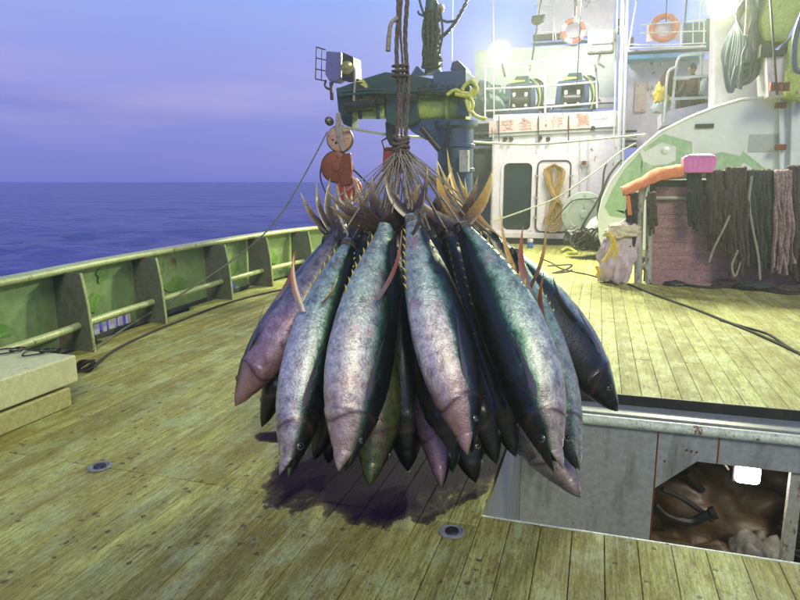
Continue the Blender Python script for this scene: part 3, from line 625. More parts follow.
    for tt_ in (tails or ()): horn('tail_fin', tail+a*.01*L_, PD(*tt_[:3]), (tt_[3] if len(tt_) > 3 else .068)*L_, tailm if len(tt_) < 5 else tt_[4], .09, .020)
    for nm_, b_, e_, wd_, m_2 in fins: horn(nm_, PD(*b_), PD(*e_), wd_, m_2, .08, .006)
    for sg in (() if tails is not None else (1, -1)):
        cf = sickle('tail_fin', tail+TD*sg*.006*L_+a*.012*L_, (TD*sg*.62+A*.60), A*1.0-TD*sg*.2, .185*L_*fork*(1+.08*math.sin(sd+sg)), .062*L_, .38, 'fin_tail', .009*L_, .25*math.sin(sd*2+sg))
    h5, _ = prof(.50); h4, _ = prof(.44)
    if dorsal: sickle('second_dorsal_fin', W(.46, h5*.97), D*.75+A*.9, A, .17*L_*dorsal, .045*L_, .5, finm, .004*L_, .12*math.sin(sd))
    if anal: sickle('anal_fin', W(.43, -h4*.97), -D*.75+A*.9, A, .18*L_*anal, .045*L_, .5, finm, .004*L_, -.12*math.sin(sd))
    if dorsal: h7, _ = prof(.66); sickle('first_dorsal_fin', W(.66, h7*1.0), D*.35+A*1.0, A*.2-D*.5, .13*L_, .04*L_, .15, 'fin_dark', .004*L_)
    for sgn in (1, -1):
        if pect: hp, wp = prof(.735); sickle('pectoral_fin', W(.745, -.01, sgn*wp*.98), X*sgn*.16*pect+A*1.0-D*.10, D, .235*L_, .034*L_, .10, 'fin_pect', .003*L_, .03*sgn)
    mb = MB(); uu = []
    for sg in (1, -1):
        for i in range(8):
            t = .085+i*.036; hh, _ = prof(t); b = W(t+.008, sg*hh*.97); b2 = W(t-.014, sg*hh*.97); tip = W(t-.022, sg*(hh+.009)); x = X*.0025*L_
            n0 = len(mb.v); mb.v += [tuple(b-x), tuple(b+x), tuple(b2), tuple(tip)]; mb.f += [(n0, n0+1, n0+3), (n0+1, n0+2, n0+3), (n0+2, n0, n0+3)]; uu += [0, 0, .5, 1]
    mb.at = {'uu': uu}; fl_ = mb.build('finlets', 'finlet', root); fl_['kind'] = 'stuff'
    return root, W
TG = (.86, .98, .92); PKT = (1.0, .88, 1.0); LIL = (.90, .88, 1.03)
fishes = []
def F(t, h, roll, label, **k): r = tuna(PD(*t), PD(*h), roll, label, **k); fishes.append((r[0], PD(*t), r[1])); return r
F((336, 234, 3.85), (236, 404, 3.62), 22, 'leftmost tuna of the bunch, purplish with a blunt closed snout', fat=1.05, tint=(.60, .44, .58), bruise=.7, bend=-.025, pect=1.2, tails=[(300, 192, 3.9, .055), (316, 181, 3.85, .05)], dorsal=0, anal=0, fins=[('anal_fin', (276, 300, 3.62), (296, 250, 3.60), .03, 'fin_red')])
F((350, 240, 3.65), (287, 476, 3.22), -72, 'slim lilac tuna with gaping jaws, second from the left', fat=.84, tint=(.80, .84, .95), bruise=.15, mouth=27, bend=-.03, tails=[(335, 192, 3.7, .05), (366, 180, 3.65, .055)], dorsal=0, anal=0, fins=[('anal_fin', (303, 312, 3.36), (294, 252, 3.40), .045, 'fin_red'), ('second_dorsal_fin', (321, 304, 3.36), (338, 276, 3.40), .016, 'fin_yellow')])
F((386, 226, 3.45), (343, 470, 3.00), -52, 'plump silver tuna hanging nearest the camera left of the middle gap', fat=1.06, tint=(1.0, 1.0, .98), bruise=.5, mouth=13, bend2=.02, tails=[(372, 176, 3.5, .06), (326, 190, 3.5, .05), (398, 194, 3.42, .10), (330, 206, 3.5, .06), (420, 184, 3.45, .10), (345, 196, 3.6, .05), (356, 188, 3.42, .045)], dorsal=0, anal=0, fins=[('second_dorsal_fin', (377, 300, 3.15), (402, 230, 3.2), .030, 'fin_red')])
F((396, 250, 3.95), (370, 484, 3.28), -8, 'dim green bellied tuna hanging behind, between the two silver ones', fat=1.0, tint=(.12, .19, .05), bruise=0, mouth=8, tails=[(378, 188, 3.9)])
F((411, 216, 3.40), (471, 452, 2.98), -50, 'pink headed silver tuna in the very middle of the bunch', fat=.97, tint=(1.0, .95, .97), bruise=.85, mouth=15, bend=.0, tails=[(384, 176, 3.4, .055), (427, 164, 3.4, .045)], dorsal=0, anal=0, fins=[('anal_fin', (406, 245, 3.3), (425, 190, 3.3), .025, 'fin_tail')])
F((461, 224, 3.45), (556, 470, 3.02), 80, 'big dark backed tuna with pale belly on the right and parted jaws', fat=.90, tint=TG, bruise=.45, mouth=20, bend=-.045, pect=.8, tails=[(493, 168, 3.5, .065, 'fin_yellow'), (414, 196, 3.48, .06), (437, 160, 3.6, .05, 'fin_yellow')], dorsal=0, anal=0, fins=[('anal_fin', (531, 296, 3.3), (500, 208, 3.35), .040, 'fin_yellow'), ('anal_fin', (529, 290, 3.35), (545, 214, 3.4), .028, 'fin_yellow'), ('anal_fin', (532, 300, 3.28), (523, 226, 3.3), .05, 'fin_red')])
F((482, 232, 3.85), (616, 410, 3.85), 135, 'rightmost tuna, almost black, pointing out to the right over the hatch', fat=1.06, tint=(.55, .7, .75), bruise=0, bend=-.03, tails=[(447, 149, 3.9, .045, 'fin_yellow'), (465, 178, 3.85, .04, 'fin_yellow')], dorsal=0, anal=0, fins=[('anal_fin', (545, 326, 3.5), (544, 272, 3.5), .04, 'fin_red'), ('second_dorsal_fin', (576, 322, 3.72), (553, 277, 3.75), .045, 'fin_dark')])
F((512, 250, 3.85), (577, 468, 3.32), 110, 'narrow dark tuna half hidden behind the big one at right', fat=.85, tint=(.6, .75, .6), bruise=0, mouth=5, tails=[(437, 160, 3.9, .045, 'fin_yellow'), (457, 172, 3.9, .05, 'fin_yellow')], dorsal=0, anal=0)
F((436, 306, 3.95), (579, 495, 3.40), -10, 'grey bellied tuna lowest at the right, snout over the hatch', fat=1.05, tint=(.42, .42, .36), bruise=.2, mouth=5, bend=.03, anal=0, dorsal=0, tails=[(425, 200, 4.0)])
F((432, 236, 3.75), (496, 462, 3.42), 165, 'dark backed tuna in the gap between the middle and the big right tuna', fat=.98, tint=(.25, .5, .35), bruise=0, pect=.6, tails=[(402, 182, 3.7), (444, 196, 3.7)], dorsal=0, anal=0)
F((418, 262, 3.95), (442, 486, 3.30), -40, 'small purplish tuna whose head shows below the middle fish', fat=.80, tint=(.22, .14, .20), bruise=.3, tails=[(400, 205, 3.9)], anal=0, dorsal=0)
F((392, 236, 3.8), (396, 450, 3.55), 180, 'green glinting tuna seen edge on in the central gap', fat=1.0, tint=(.3, .8, .5), bruise=0, dorsal=0, anal=0, tails=[(362, 196, 3.8), (395, 192, 3.8)])
F((362, 250, 3.95), (328, 462, 3.6), 150, 'shadowed tuna at the back, between the lilac and the plump fish', fat=.95, tint=(.15, .2, .2), bruise=0, anal=0, dorsal=0, tails=[(325, 200, 4.0), (352, 190, 4.0)])  # low tints of the rear fish paint in the shade inside the bunch
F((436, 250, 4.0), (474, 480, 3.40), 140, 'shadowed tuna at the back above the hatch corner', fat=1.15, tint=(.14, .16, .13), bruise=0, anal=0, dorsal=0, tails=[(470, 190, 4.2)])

F((424, 226, 3.7), (452, 470, 3.38), 150, 'black backed tuna tucked behind the pink headed one', fat=.98, tint=(.35, .75, .55), bruise=0, anal=0, dorsal=0, tails=[(408, 176, 3.7, .06), (441, 182, 3.7)])
F((446, 232, 3.75), (515, 455, 3.45), 170, 'dark tuna with green glints wedged against the big right tuna', fat=.95, tint=(.35, .9, .65), bruise=0, anal=0, dorsal=0, tails=[(452, 168, 3.8, .05, 'fin_yellow'), (478, 176, 3.7)])
F((368, 236, 3.8), (316, 458, 3.5), -150, 'dark tuna filling the gap right of the gaping lilac fish', fat=.95, tint=(.3, .4, .45), bruise=0, anal=0, dorsal=0, tails=[(344, 186, 3.8, .05), (392, 182, 3.8)])
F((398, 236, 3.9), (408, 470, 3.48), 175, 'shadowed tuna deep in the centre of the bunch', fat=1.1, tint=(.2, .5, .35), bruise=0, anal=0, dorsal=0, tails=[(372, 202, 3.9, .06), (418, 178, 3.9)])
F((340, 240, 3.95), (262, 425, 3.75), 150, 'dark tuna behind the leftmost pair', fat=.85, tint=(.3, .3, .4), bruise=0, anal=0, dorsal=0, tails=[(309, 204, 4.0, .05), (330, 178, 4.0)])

# ------------------------------------------------------------------ rope sling
KN = PD(401, 146, 3.62); zt = 6.2
sling = thing('rope_sling', 'brown rope sling whose cords spread down to the fish tails', 'sling', KN)
def top(px, d=3.62): p = PD(px, 0, d); q = PD(px, 140, d); return p+(p-q)*2.6
for i, (px0, px1, r) in enumerate(((396, 398, .0115), (404, 407, .0120), (400, 402, .0065))):
    A0 = top(px0, 3.62+.01*i); B0 = PD(px1, 140, 3.62); mb = MB()
    pts = [A0.lerp(B0, u/40)+Vector((.006*math.sin(u*.9+i), .006*math.cos(u*.7), 0)) for u in range(41)]
    for st in range(3):       # three strands laid round each other
        q = []
        for k in range(241):
            u = k/240*40; j = min(39, int(u)); p = pts[j].lerp(pts[j+1], u-j); a_ = k*.42+st*2*PI/3
            q.append(p+Vector((math.cos(a_), math.sin(a_), 0))*r*.52)
        mb.tube(q, r*.62, 6)
    mb.build('strop', 'rope', sling, True)
mb = MB()
for k in range(6):
    c0 = KN+Vector((0, 0, .04-.025*k)); mb.tube([c0+Vector((.042*math.cos(a*PI/7), .035*math.sin(a*PI/7), .01*math.sin(a+k))) for a in range(14)], .012, 6, True)
mb.build('knot', 'rope', sling, True)
mb = MB()
for k in range(3):
    c0 = PD(400, 66+k*5, 3.6); mb.tube([c0+Vector((.045*math.cos(a*PI/7), .03*math.sin(a*PI/7), 0)) for a in range(14)], .006, 6, True)
mb.build('lashing', 'rope', sling, True)
mb = MB(); mb.tube(spline([PD(397, 18, 3.6), PD(391, 24, 3.58), PD(389, 36, 3.58), PD(388, 51, 3.58)], 5), [.012]*10+[.014]*6, 7); mb.build('loose_end', 'ropep', sling, True)
for idx, (rt, tp, W) in enumerate(fishes):
    ax = (W(.2)-W(0)).normalized()
    for q in range(2):
        off = Vector((random.uniform(-.025, .025), random.uniform(-.03, .02), random.uniform(-.01, .03)))
        e = tp+ax*.02+off*.6; mid = KN.lerp(e, .55)+Vector((random.uniform(-.012, .012), random.uniform(-.02, .02), random.uniform(-.03, .0)))
        mb = MB(); mb.tube(spline([KN+Vector((random.uniform(-.03, .03), random.uniform(-.03, .03), -.02)), mid, e], 8), .0040 if q else .006, 6); mb.build('cord', 'ropep', sling, True)
    mb = MB(); u = ax.orthogonal().normalized(); v = ax.cross(u); L0 = (W(1)-W(0)).length
    for q in range(3): mb.tube([tp+ax*(.018+.012*q)*1.0+(u*math.cos(a*PI/6)+v*math.sin(a*PI/6))*(.034+.002*q)*L0/1.2 for a in range(12)], .006, 6, True)
    mb.build('tail_loop', 'rope', sling, True)
random.seed(5)
for (px, py, d) in [(random.uniform(335, 482), random.uniform(188, 226), random.uniform(3.4, 3.9)) for _ in range(26)]+[(372, 190, 3.5), (352, 205, 3.6), (384, 200, 3.4), (420, 205, 3.4), (440, 190, 3.5), (455, 205, 3.6), (470, 215, 3.6), (340, 215, 3.7), (392, 205, 3.35), (410, 200, 3.35)]:
    e = PD(px, py+8, d); mb = MB(); mb.tube(spline([KN+Vector((random.uniform(-.03, .03), random.uniform(-.03, .03), 0)), KN.lerp(e, .5)+Vector((random.uniform(-.02, .02), 0, random.uniform(-.03, .02))), e], 8), random.uniform(.0022, .0045), 6); mb.build('cord', 'ropep', sling, True)

# ------------------------------------------------------------------ crane by the bulwark
YC = 10.0
def c_(px, py, Y=YC): return PY(px, py, Y)
crane = thing('deck_crane', 'blue and green deck crane standing at the bulwark behind the catch', 'crane', (c_(455, 200).x, YC, 0))
cx0, cx1 = c_(441, 120).x, c_(471, 120).x; ccx = (cx0+cx1)/2
MB().lathe([(.42, 0), (.42, .1), (.33, .14), ((cx1-cx0)/2+.04, .3), ((cx1-cx0)/2+.04, 2.40), ((cx1-cx0)/2+.10, 2.44), ((cx1-cx0)/2+.10, 2.52)], (ccx, YC, 0), (0, 0, 1), 28).build('column', 'craneblue', crane, True)
def cpoly(name, pxs, Y, th, m, par=crane, bev=.01): return MB().prism([PY(x, y, Y) for x, y in pxs], (0, th, 0)).build(name, m, par, bevel=bev)
cpoly('boom', [(338, 88), (362, 79), (385, 72), (408, 74), (440, 80), (470, 86), (470, 96), (430, 94), (390, 93), (338, 97)], YC-.28, .5, 'cranedk')
cpoly('boom_root', [(385, 92), (417, 93), (419, 121), (404, 126), (400, 128), (386, 122)], YC-.25, .42, 'cranedk')
cpoly('turret', [(433, 72), (466, 70), (466, 88), (433, 90)], YC-.34, .68, 'craneblue')
cpoly('turret_peak', [(450, 70), (452, 62), (458, 60), (466, 68), (466, 70)], YC-.2, .4, 'craneblue')
cpoly('lug', [(410, 76), (416, 66), (418, 66), (426, 75)], YC-.1, .1, 'craneblue')
MB().cyl(c_(421, 110), c_(465, 109), .19, 24).build('winch_drum', 'yg', crane, True)
for px in (420, 448, 465): p = c_(px, 109.5); MB().cyl(p, p+Vector((.05, 0, 0)), .235, 24).build('drum_flange', 'yg', crane, True)
cpoly('motor_box', [(457, 101), (469, 101), (469, 116), (457, 116)], YC-.30, .1, 'craneblue')
cpoly('tip_box', [(352, 94), (384, 94), (384, 117), (352, 117)], YC-.22, .36, 'yg')
cpoly('tip_bracket', [(345, 101), (372, 101), (372, 111), (345, 112)], YC-.30, .3, 'cranedk')
cpoly('jib_head', [(336, 88), (354, 84), (358, 100), (352, 116), (352, 128), (343, 124), (338, 110)], YC-.18, .3, 'cranedk')
for i, pts in enumerate(([(356, 82), (362, 79), (364, 80), (368, 86), (362, 82)], [(360, 84), (364, 83), (368, 87), (366, 88)])): cpoly('warning_mark', pts, YC-.288, .006, 'yellow', bev=0)
cpoly('valve_block', [(372, 96), (384, 96), (384, 104), (372, 104)], YC-.34, .12, 'dark'); cpoly('boom_rib', [(358, 90), (361, 90), (361, 119), (358, 119)], YC-.26, .06, 'cranedk'); cpoly('boom_rib', [(376, 92), (379, 92), (379, 119), (376, 119)], YC-.26, .06, 'cranedk')
for (x0, y0, x1, y1, r_) in ((346, 106, 376, 104, .075), (422, 128, 440, 150, .05), (400, 97, 417, 97, .06)): MB().cyl(PY(x0, y0, YC-.38), PY(x1, y1, YC-.38), r_, 14).build('hydraulic_ram', 'dark', crane, True)
for k in range(7): p = PY(424+k*6, 86, YC-.35); MB().lathe([(.022, 0), (.018, .02)], p, (0, -1, 0), 8).build('bolt', 'dark', crane)
for y_ in (126, 146, 170): 
    p = PY(456, y_, YC); MB().lathe([((cx1-cx0)/2+.045, -.03), ((cx1-cx0)/2+.07, -.02), ((cx1-cx0)/2+.07, .02), ((cx1-cx0)/2+.045, .03)], (ccx, YC, p.z), (0, 0, 1), 28).build('column_band', 'craneblue', crane, True)
mb = MB(); mb.tube([PY(447, 122, YC-.36), PY(447, 220, YC-.36)], .022, 6); mb.tube([PY(450, 122, YC-.37), PY(451, 220, YC-.37)], .018, 6); mb.build('cable_run', 'dark', crane, True)
cpoly('control_box', [(459, 150), (468, 150), (468, 172), (459, 172)], YC-.46, .14, 'rackp')
# hydraulic hoses on the boom
for i, pts in enumerate(([(342, 92), (370, 90), (400, 91), (430, 92), (455, 90), (470, 84), (474, 90), (470, 98)], [(418, 88), (440, 92), (462, 92), (472, 96)], [(342, 95), (372, 93), (402, 92), (425, 90)])):
    mb = MB(); mb.tube(spline([PY(x, y, YC-.36-.02*i) for x, y in pts], 6), .022, 8); mb.build('hydraulic_hose', 'cranedk' if i == 2 else ('dark' if i == 1 else 'cranedk'), crane, True)
for i, pts in enumerate(([(447, 95), (455, 90), (463, 93), (470, 93), (475, 87), (473, 81), (466, 84), (462, 90)], [(455, 94), (466, 96), (474, 95), (477, 88), (472, 80)], [(470, 96), (473, 104), (472, 112), (478, 117), (486, 119)], [(466, 100), (469, 110), (474, 114)])):
    mb = MB(); mb.tube(spline([PY(x, y, YC-.44-.03*i) for x, y in pts], 6), .026, 8); mb.build('yellow_hose', 'yellow', crane, True)
cpoly('shackle_plate', [(385, 122), (396, 122), (396, 140), (390, 146), (386, 138)], YC-.1, .12, 'dark')
mb = MB(); mb.tube([c_(382, 141), c_(388, 137), c_(394, 141), c_(392, 150), c_(385, 150)], .018, 6, True); mb.build('shackle', 'dark', crane, True)
cpoly('seat_bracket', [(404, 122), (441, 118), (441, 142), (426, 140), (412, 132)], YC-.15, .25, 'craneblue')
# stub mast with ropes and chain
mb = MB(); mb.tube([c_(433, 74), c_(432, 40), c_(431, 12), c_(432, -20)], [.13, .11, .09, .08], 10); mast = mb.build('stub_mast', 'cranedk', crane, True)
mb = MB()
for k in range(26):
    t = k/26; y = 66-60*t; ce = c_(432, y); R = .135-.05*t+.02*random.random()
    mb.tube([ce+Vector((R*math.cos(a*PI/5), R*math.sin(a*PI/5), .05*math.sin(a*PI/5+k))) for a in range(10)], .022, 5, True)
o = mb.build('wound_rope', 'netg', crane, True)
for k in range(5):
    mb = MB(); x0 = 424+k*4; mb.tube(spline([PY(x0, 20-3*k, YC-.14), PY(x0-1.5+k, 34, YC-.17), PY(x0+1-k, 50+3*k, YC-.16), PY(426+k*3, 64, YC-.15)], 5), .018, 6); mb.build('hanging_rope', 'netg', crane, True)
mb = MB(); mb.tube([c_(425, 18), c_(421, 6), c_(418, -6)], .02, 6); mb.build('peg', 'craneblue', crane)
mb = MB(); mb.tube([c_(424, 16), c_(419, 14), c_(418, 11)], .018, 6); mb.build('peg', 'craneblue', crane)
# chain to the upper right
a0, a1 = c_(438, 40), c_(470, -6); nl = 22
for k in range(nl):
    p = a0.lerp(a1, (k+.5)/nl)+Vector((0, 0, -.10*math.sin(PI*k/nl))); d = (a1-a0).normalized(); u = Vector((0, 1, 0)) if k % 2 else d.cross(Vector((0, 1, 0))).normalized()
    mb = MB(); mb.tube([p+d*(.042*math.cos(a*PI/5))+u*(.022*math.sin(a*PI/5)) for a in range(10)], .009, 5, True); mb.build('chain_link', 'dark', crane, True)
mb = MB(); mb.tube([c_(439, 19), c_(447, 22), c_(456, 21)], .02, 6); mb.build('arm', 'craneblue', crane)
for k, (px, py) in enumerate(((434, 5), (440, 9), (430, 20))):
    p = c_(px, py); MB().lathe([(.03, -.06), (.06, -.03), (.065, .03), (.03, .07)], p, (.3, 0, 1), 10).build('block', ('cranedk', 'ironp', 'dark')[k], crane, True)

# unlit floodlight on the crane tip, seen from behind, with wire guard
fl = thing('crane_floodlight', 'unlit boxy floodlight with a wire guard on the crane tip', 'floodlight', c_(340, 80))
MB().prism([PY(x, y, YC-.05) for x, y in ((326, 51), (341, 52), (341, 78), (336, 82), (329, 81), (325, 74))], (0, .25, 0)).build('housing', 'purple', fl, bevel=.015)
MB().prism([PY(342, 52, YC-.15), PY(353, 57, YC-.22), PY(354, 78, YC-.22), PY(341.5, 80, YC-.15)], (.02, .30, 0)).build('hood', 'black', fl, bevel=.01)
MB().lathe([(.085, 0), (.10, .03), (.06, .05), (.01, .055)], PY(347.5, 68, YC-.22), (.2, -1, 0), 20).build('lens', 'lens', fl, True)
mb = MB(); 
for py0, py1 in ((48, 80),): 
    mb.tube([c_(316.5, 47), c_(326, 50)], .010, 6); mb.tube([c_(315.5, 79), c_(326, 81)], .010, 6); mb.tube([c_(316.5, 47), c_(315.5, 79)], .010, 6); mb.tube([c_(322, 49), c_(321.5, 80)], .009, 6)
    mb.tube([c_(316, 58), c_(326, 60)], .009, 6); mb.tube([c_(316, 69), c_(326, 71)], .009, 6)
mb.build('wire_guard', 'dark', fl, True)
mb = MB(); mb.tube(spline([c_(326, 80), c_(325, 86), c_(330, 89), c_(333, 82)], 5), .018, 6); mb.tube([c_(331, 82), c_(332, 100)], .03, 8); mb.build('bracket', 'dark', fl, True)
mb = MB(); mb.tube(spline([PY(x, y, YC-.4) for x, y in ((353, 66), (355, 72), (354.5, 90), (354, 102), (358, 104), (361, 100))], 5), .018, 6); mb.build('cable', 'ironp', fl, True)

# pulley blocks hanging from the tip
YP = YC-.35
def block(px, py, r, m, label, th=.12, m2='ironp', ax=(.25, -1, .05)):
    p = PY(px, py, YP); e = thing('pulley_block', label, 'pulley', p, 'blocks hanging in a string from the crane tip'); ax = Vector(ax).normalized()
    MB().lathe([(r*.8, -th/2), (r, -th*.42), (r, -th*.14), (r*.82, -th*.05), (r*.82, th*.05), (r, th*.14), (r, th*.42), (r*.8, th/2)], p, ax, 26).build('cheek', m, e, True)
    MB().lathe([(r*.34, th*.5), (r*.30, th*.62), (r*.05, th*.66)], p, ax, 16).build('pin', m2, e, True)
    a_ = ax.orthogonal().normalized(); c_2 = ax.cross(a_)
    for k in range(5):
        q = 2*PI*k/5; pp_ = p+(a_*math.cos(q)+c_2*math.sin(q))*r*.66+ax*th*.47; MB().lathe([(r*.13, 0), (r*.11, .012), (.004, .014)], pp_, ax, 10).build('bolt', m2, e, True)
    sh = MB(); sh.lathe([(r*1.06, -th*.62), (r*1.10, -th*.3), (r*1.10, th*.3), (r*1.06, th*.50), (r*.98, th*.50), (r*.98, -th*.62)], p-ax*.03, ax, 26); sh.build('rim_guard', 'dark' if m != 'red' else 'rusty', e, True)
    return e, p, ax
e, p, ax = block(340, 139, .195, 'pulley', 'worn pinkish round pulley block, topmost of the string')
MB().prism([PY(x, y, YP-.09) for x, y in ((336, 113), (340, 113), (341, 124), (345, 150), (342, 152), (337, 138), (335, 125))], (0, .03, 0)).build('strap_plate', 'ironp', e, bevel=.004)
for px, py in ((333, 140), (336, 143)): MB().lathe([(.022, 0), (.016, .02)], PY(px, py, YP-.07), (0, -1, 0), 10).build('bolt', 'dark', e)
e, p, ax = block(337, 167, .235, 'rusty', 'rusty brown pulley block in the middle of the string', .2, 'rusty')
MB().prism([PY(x, y, YP-.13) for x, y in ((342, 154), (350, 153), (352, 170), (350, 184), (341, 186), (338, 172))], (0, .06, 0)).build('side_plate', 'rusty', e, bevel=.01)
e, p, ax = block(349, 189, .19, 'red', 'bright red lowest pulley block above the fish tails', .16, 'red')
MB().prism([PY(x, y, YP-.1) for x, y in ((351, 176), (356, 180), (360, 192), (358, 202), (354, 204), (355, 192))], (0, .04, 0)).build('side_plate', 'pulley', e, bevel=.006)
mb = MB(); mb.tube(spline([PY(x, y, YP-.15) for x, y in ((337, 185), (338, 192), (340, 200), (346, 208), (352, 212), (354, 206))], 6), .032, 8); tag(mb.build('cargo_hook', 'ironp', None, True), 'pale iron cargo hook hanging below the rusty block', 'hook')
e, p, ax = block(329, 121, .06, 'dark', 'small dark sheave beside the crane tip', .12)
cb = thing('hook_weight', 'red rectangular hook weight behind the rope sling', 'hook weight', c_(389, 160))
MB().prism([c_(x, y) for x, y in ((383, 147), (396, 147), (395, 170), (390, 178), (382, 174))], (0, .12, 0)).build('weight', 'rusty', cb, bevel=.02)
MB().prism([PY(x, y, YC-.004) for x, y in ((385, 149), (389, 149), (388, 168), (384, 168))], (0, .006, 0)).build('plate', 'red', cb)
line([PY(x, y, YC-.3) for x, y in ((351, 168), (357, 173), (363, 179), (368, 184))], .018, 'roped', 'cable', 'short dark cable hanging beside the rusty pulley block', 'cable')
line([PY(x, y, YC-.3) for x, y in ((324, 160), (321, 168), (321, 180), (328, 198))], .014, 'roped', 'cable', 'thin dark cable looping left of the rusty pulley block', 'cable')
# mooring line from the pulley over the rail to the deck
line([PY(327, 132, YP), PY(318, 150, 9.4), PY(300, 183, 8.9), PY(283, 211, 8.4), PY(262, 236, 8.0), PY(230, 262, 7.4), PY(185, 292, 6.6), PY(130, 325, 5.7), PG(92, 350, .03)], .011, 'ropeg', 'mooring_line', 'thin grey line running from the pulleys over the rail to the slab', 'line', 10)

# ------------------------------------------------------------------ deckhouse
YH = 17.0
def h_(px, py, Y=YH): return PY(px, py, Y)
house = thing('deckhouse', 'white deckhouse with two tall doors and a winch deck above', 'deckhouse', (-1.2, YH, 0))
def hpoly(name, pxs, Y, th, m, par=house, bev=0): return MB().prism([PY(x, y, Y) for x, y in pxs], (0, th, 0)).build(name, m, par, bevel=bev)
def hbx(name, x0, y0, x1, y1, Y, th, m, par=house, bev=0):
    a = PY(x0, y1, Y); b = PY(x1, y0, Y); return MB().box((a.x, Y, a.z), (b.x, Y+th, b.z)).build(name, m, par, bevel=bev)
X0 = h_(491, 200).x; X1 = h_(618, 150).x; OD0, OD1 = h_(502, 200).x, h_(532, 200).x; ZT, ZB = 2.10, .34
def bx(name, a, b, m, par=house, bev=0): return MB().box(a, b).build(name, m, par, bevel=bev)
bx('wall', (X0, YH, .26), (OD0, YH+.08, 3.3), 'white'); bx('wall', (OD1, YH, .26), (X1, YH+.08, 3.3), 'white')
bx('wall', (OD0, YH, ZT), (OD1, YH+.08, 3.3), 'white'); bx('wall', (OD0, YH, .26), (OD1, YH+.08, ZB), 'white')
bx('side_wall', (X0, YH+.081, 0), (X0+.08, YH+4, 3.3), 'white'); bx('side_wall', (X1-.08, YH+.081, 0), (X1, YH+4, 3.3), 'white')
bx('back_wall', (X0+.081, YH+1.9, 0), (X1-.081, YH+2.0, 3.0), 'roomdk'); bx('floor', (X0+.081, YH+.081, .2), (X1-.081, YH+1.89, .26), 'dark')
bx('cabinet', (OD0+.35, YH+1.2, .27), (OD1+.2, YH+1.8, 1.1), 'craneblue'); bx('cabinet', (OD0-.1, YH+1.3, 1.3), (OD0+.5, YH+1.8, 1.7), 'cranedk')
bx('sill', (X0, YH-.06, .16), (h_(573, 200).x, YH-.002, .30), 'white', bev=.01); bx('plinth', (X0, YH-.03, 0), (X1, YH+.05, .158), 'dark')
def ring(name, x0, x1, z0, z1, r, wd, Y, th, m, par=house):
    a = rrect(x0, x1, z0, z1, r); b = rrect(x0-wd, x1+wd, z0-wd, z1+wd, r+wd); n = len(a); mb = MB()
    for y in (Y, Y+th): mb.v += [(p[0], y, p[1]) for p in a]+[(p[0], y, p[1]) for p in b]
    for i in range(n):
        j = (i+1) % n; mb.f += [(i, j, n+j, n+i), (2*n+i, 3*n+i, 3*n+j, 2*n+j), (i, 2*n+i, 2*n+j, j), (n+i, n+j, 3*n+j, 3*n+i)]
    return mb.build(name, m, par)
# opening: wall corner fillets and frame
ring('door_frame', OD0+.02, OD1-.02, ZB+.02, ZT-.02, .14, .07, YH-.02, .12, 'white')
bx('doorway_shade', (OD0+.01, YH+.10, ZB), (OD1-.01, YH+.12, ZT), 'roomdk')  # opaque dark sheet painted as the unlit room behind the open doorway
dx0, dx1 = h_(537, 200).x, h_(569, 200).x
door = MB().prism([(x, YH-.03, z) for x, z in rrect(dx0, dx1, ZB, ZT+.02, .13)], (0, .028, 0)).build('door', 'white', house, bevel=.006)
ring('gasket', dx0+.01, dx1-.01, ZB+.01, ZT+.01, .12, .035, YH-.045, .03, 'gask', door)
for z in (.7, 1.2, 1.75):
    MB().box((dx0-.07, YH-.06, z-.03), (dx0+.03, YH-.046, z+.03)).build('hinge', 'ironp', door)
    MB().box((dx1-.03, YH-.07, z-.015), (dx1+.09, YH-.05, z+.015)).build('dog_lever', 'ironp', door)
bx('side_house', (PY(462, 200, 18.2).x, 18.2, 0), (X0-.01, 18.3, 3.05), 'craneblue'); bx('side_ledge', (PY(462, 200, 17.6).x, 17.4, 2.95), (X0-.01, 18.19, 3.1), 'bluedk')
for k in range(4): mb = MB(); mb.tube([PY(467+k*6, 126, 18.05), PY(466+k*6.4, 236, 18.05)], .035, 8); mb.build('side_pipe', ('craneblue', 'rackp', 'bluedk', 'craneblue')[k], house, True)
for k in range(3): bx('side_shelf', (PY(466, 135+k*7, 17.7).x, 17.6, PY(466, 135+k*7, 17.7).z), (X0-.02, 18.1, PY(466, 133+k*7, 17.7).z+.02), 'rackp')
mb = MB(); mb.lathe([(.05, -.34), (.28, -.30), (.36, .05), (.36, .28), (.30, .30)], PY(475, 166, 17.2), (0, 0, 1), 18); tag(mb.build('hanging_bucket', 'black', None, True), 'black bucket hanging at the left corner of the deckhouse', 'bucket')
# yellow rope coil on the door
rc = thing('rope_hank', 'yellow rope hank hanging on the closed white door', 'rope', h_(554, 165))
mb = MB()
for k in range(9):
    wd = 2.5+k*.9; x = 554+random.uniform(-1, 1); b0 = 190+k*1.5
    pts = [(x, 164), (x+wd, 170), (x+wd*.9, 180), (x+1.5, b0), (x-wd*.9, b0+14+k), (x-wd*.4, b0+22+k), (x+wd*.6, b0+18+k), (x+wd, b0+6), (x-1, b0-4), (x-wd*.9, 180), (x-wd, 170), (x, 164)]
    mb.tube(spline([PY(a, b, YH-.08-.012*k) for a, b in pts], 4), .018, 5)
mb.build('coil', 'ropey', rc, True)
mb = MB()
for k in range(4): mb.tube(spline([PY(548+k*3, 196, YH-.1), PY(546+k*5, 212, YH-.09), PY(543+k*8, 224, YH-.09)], 4), .010, 5)
mb.build('loose_strands', 'ropey', rc, True)
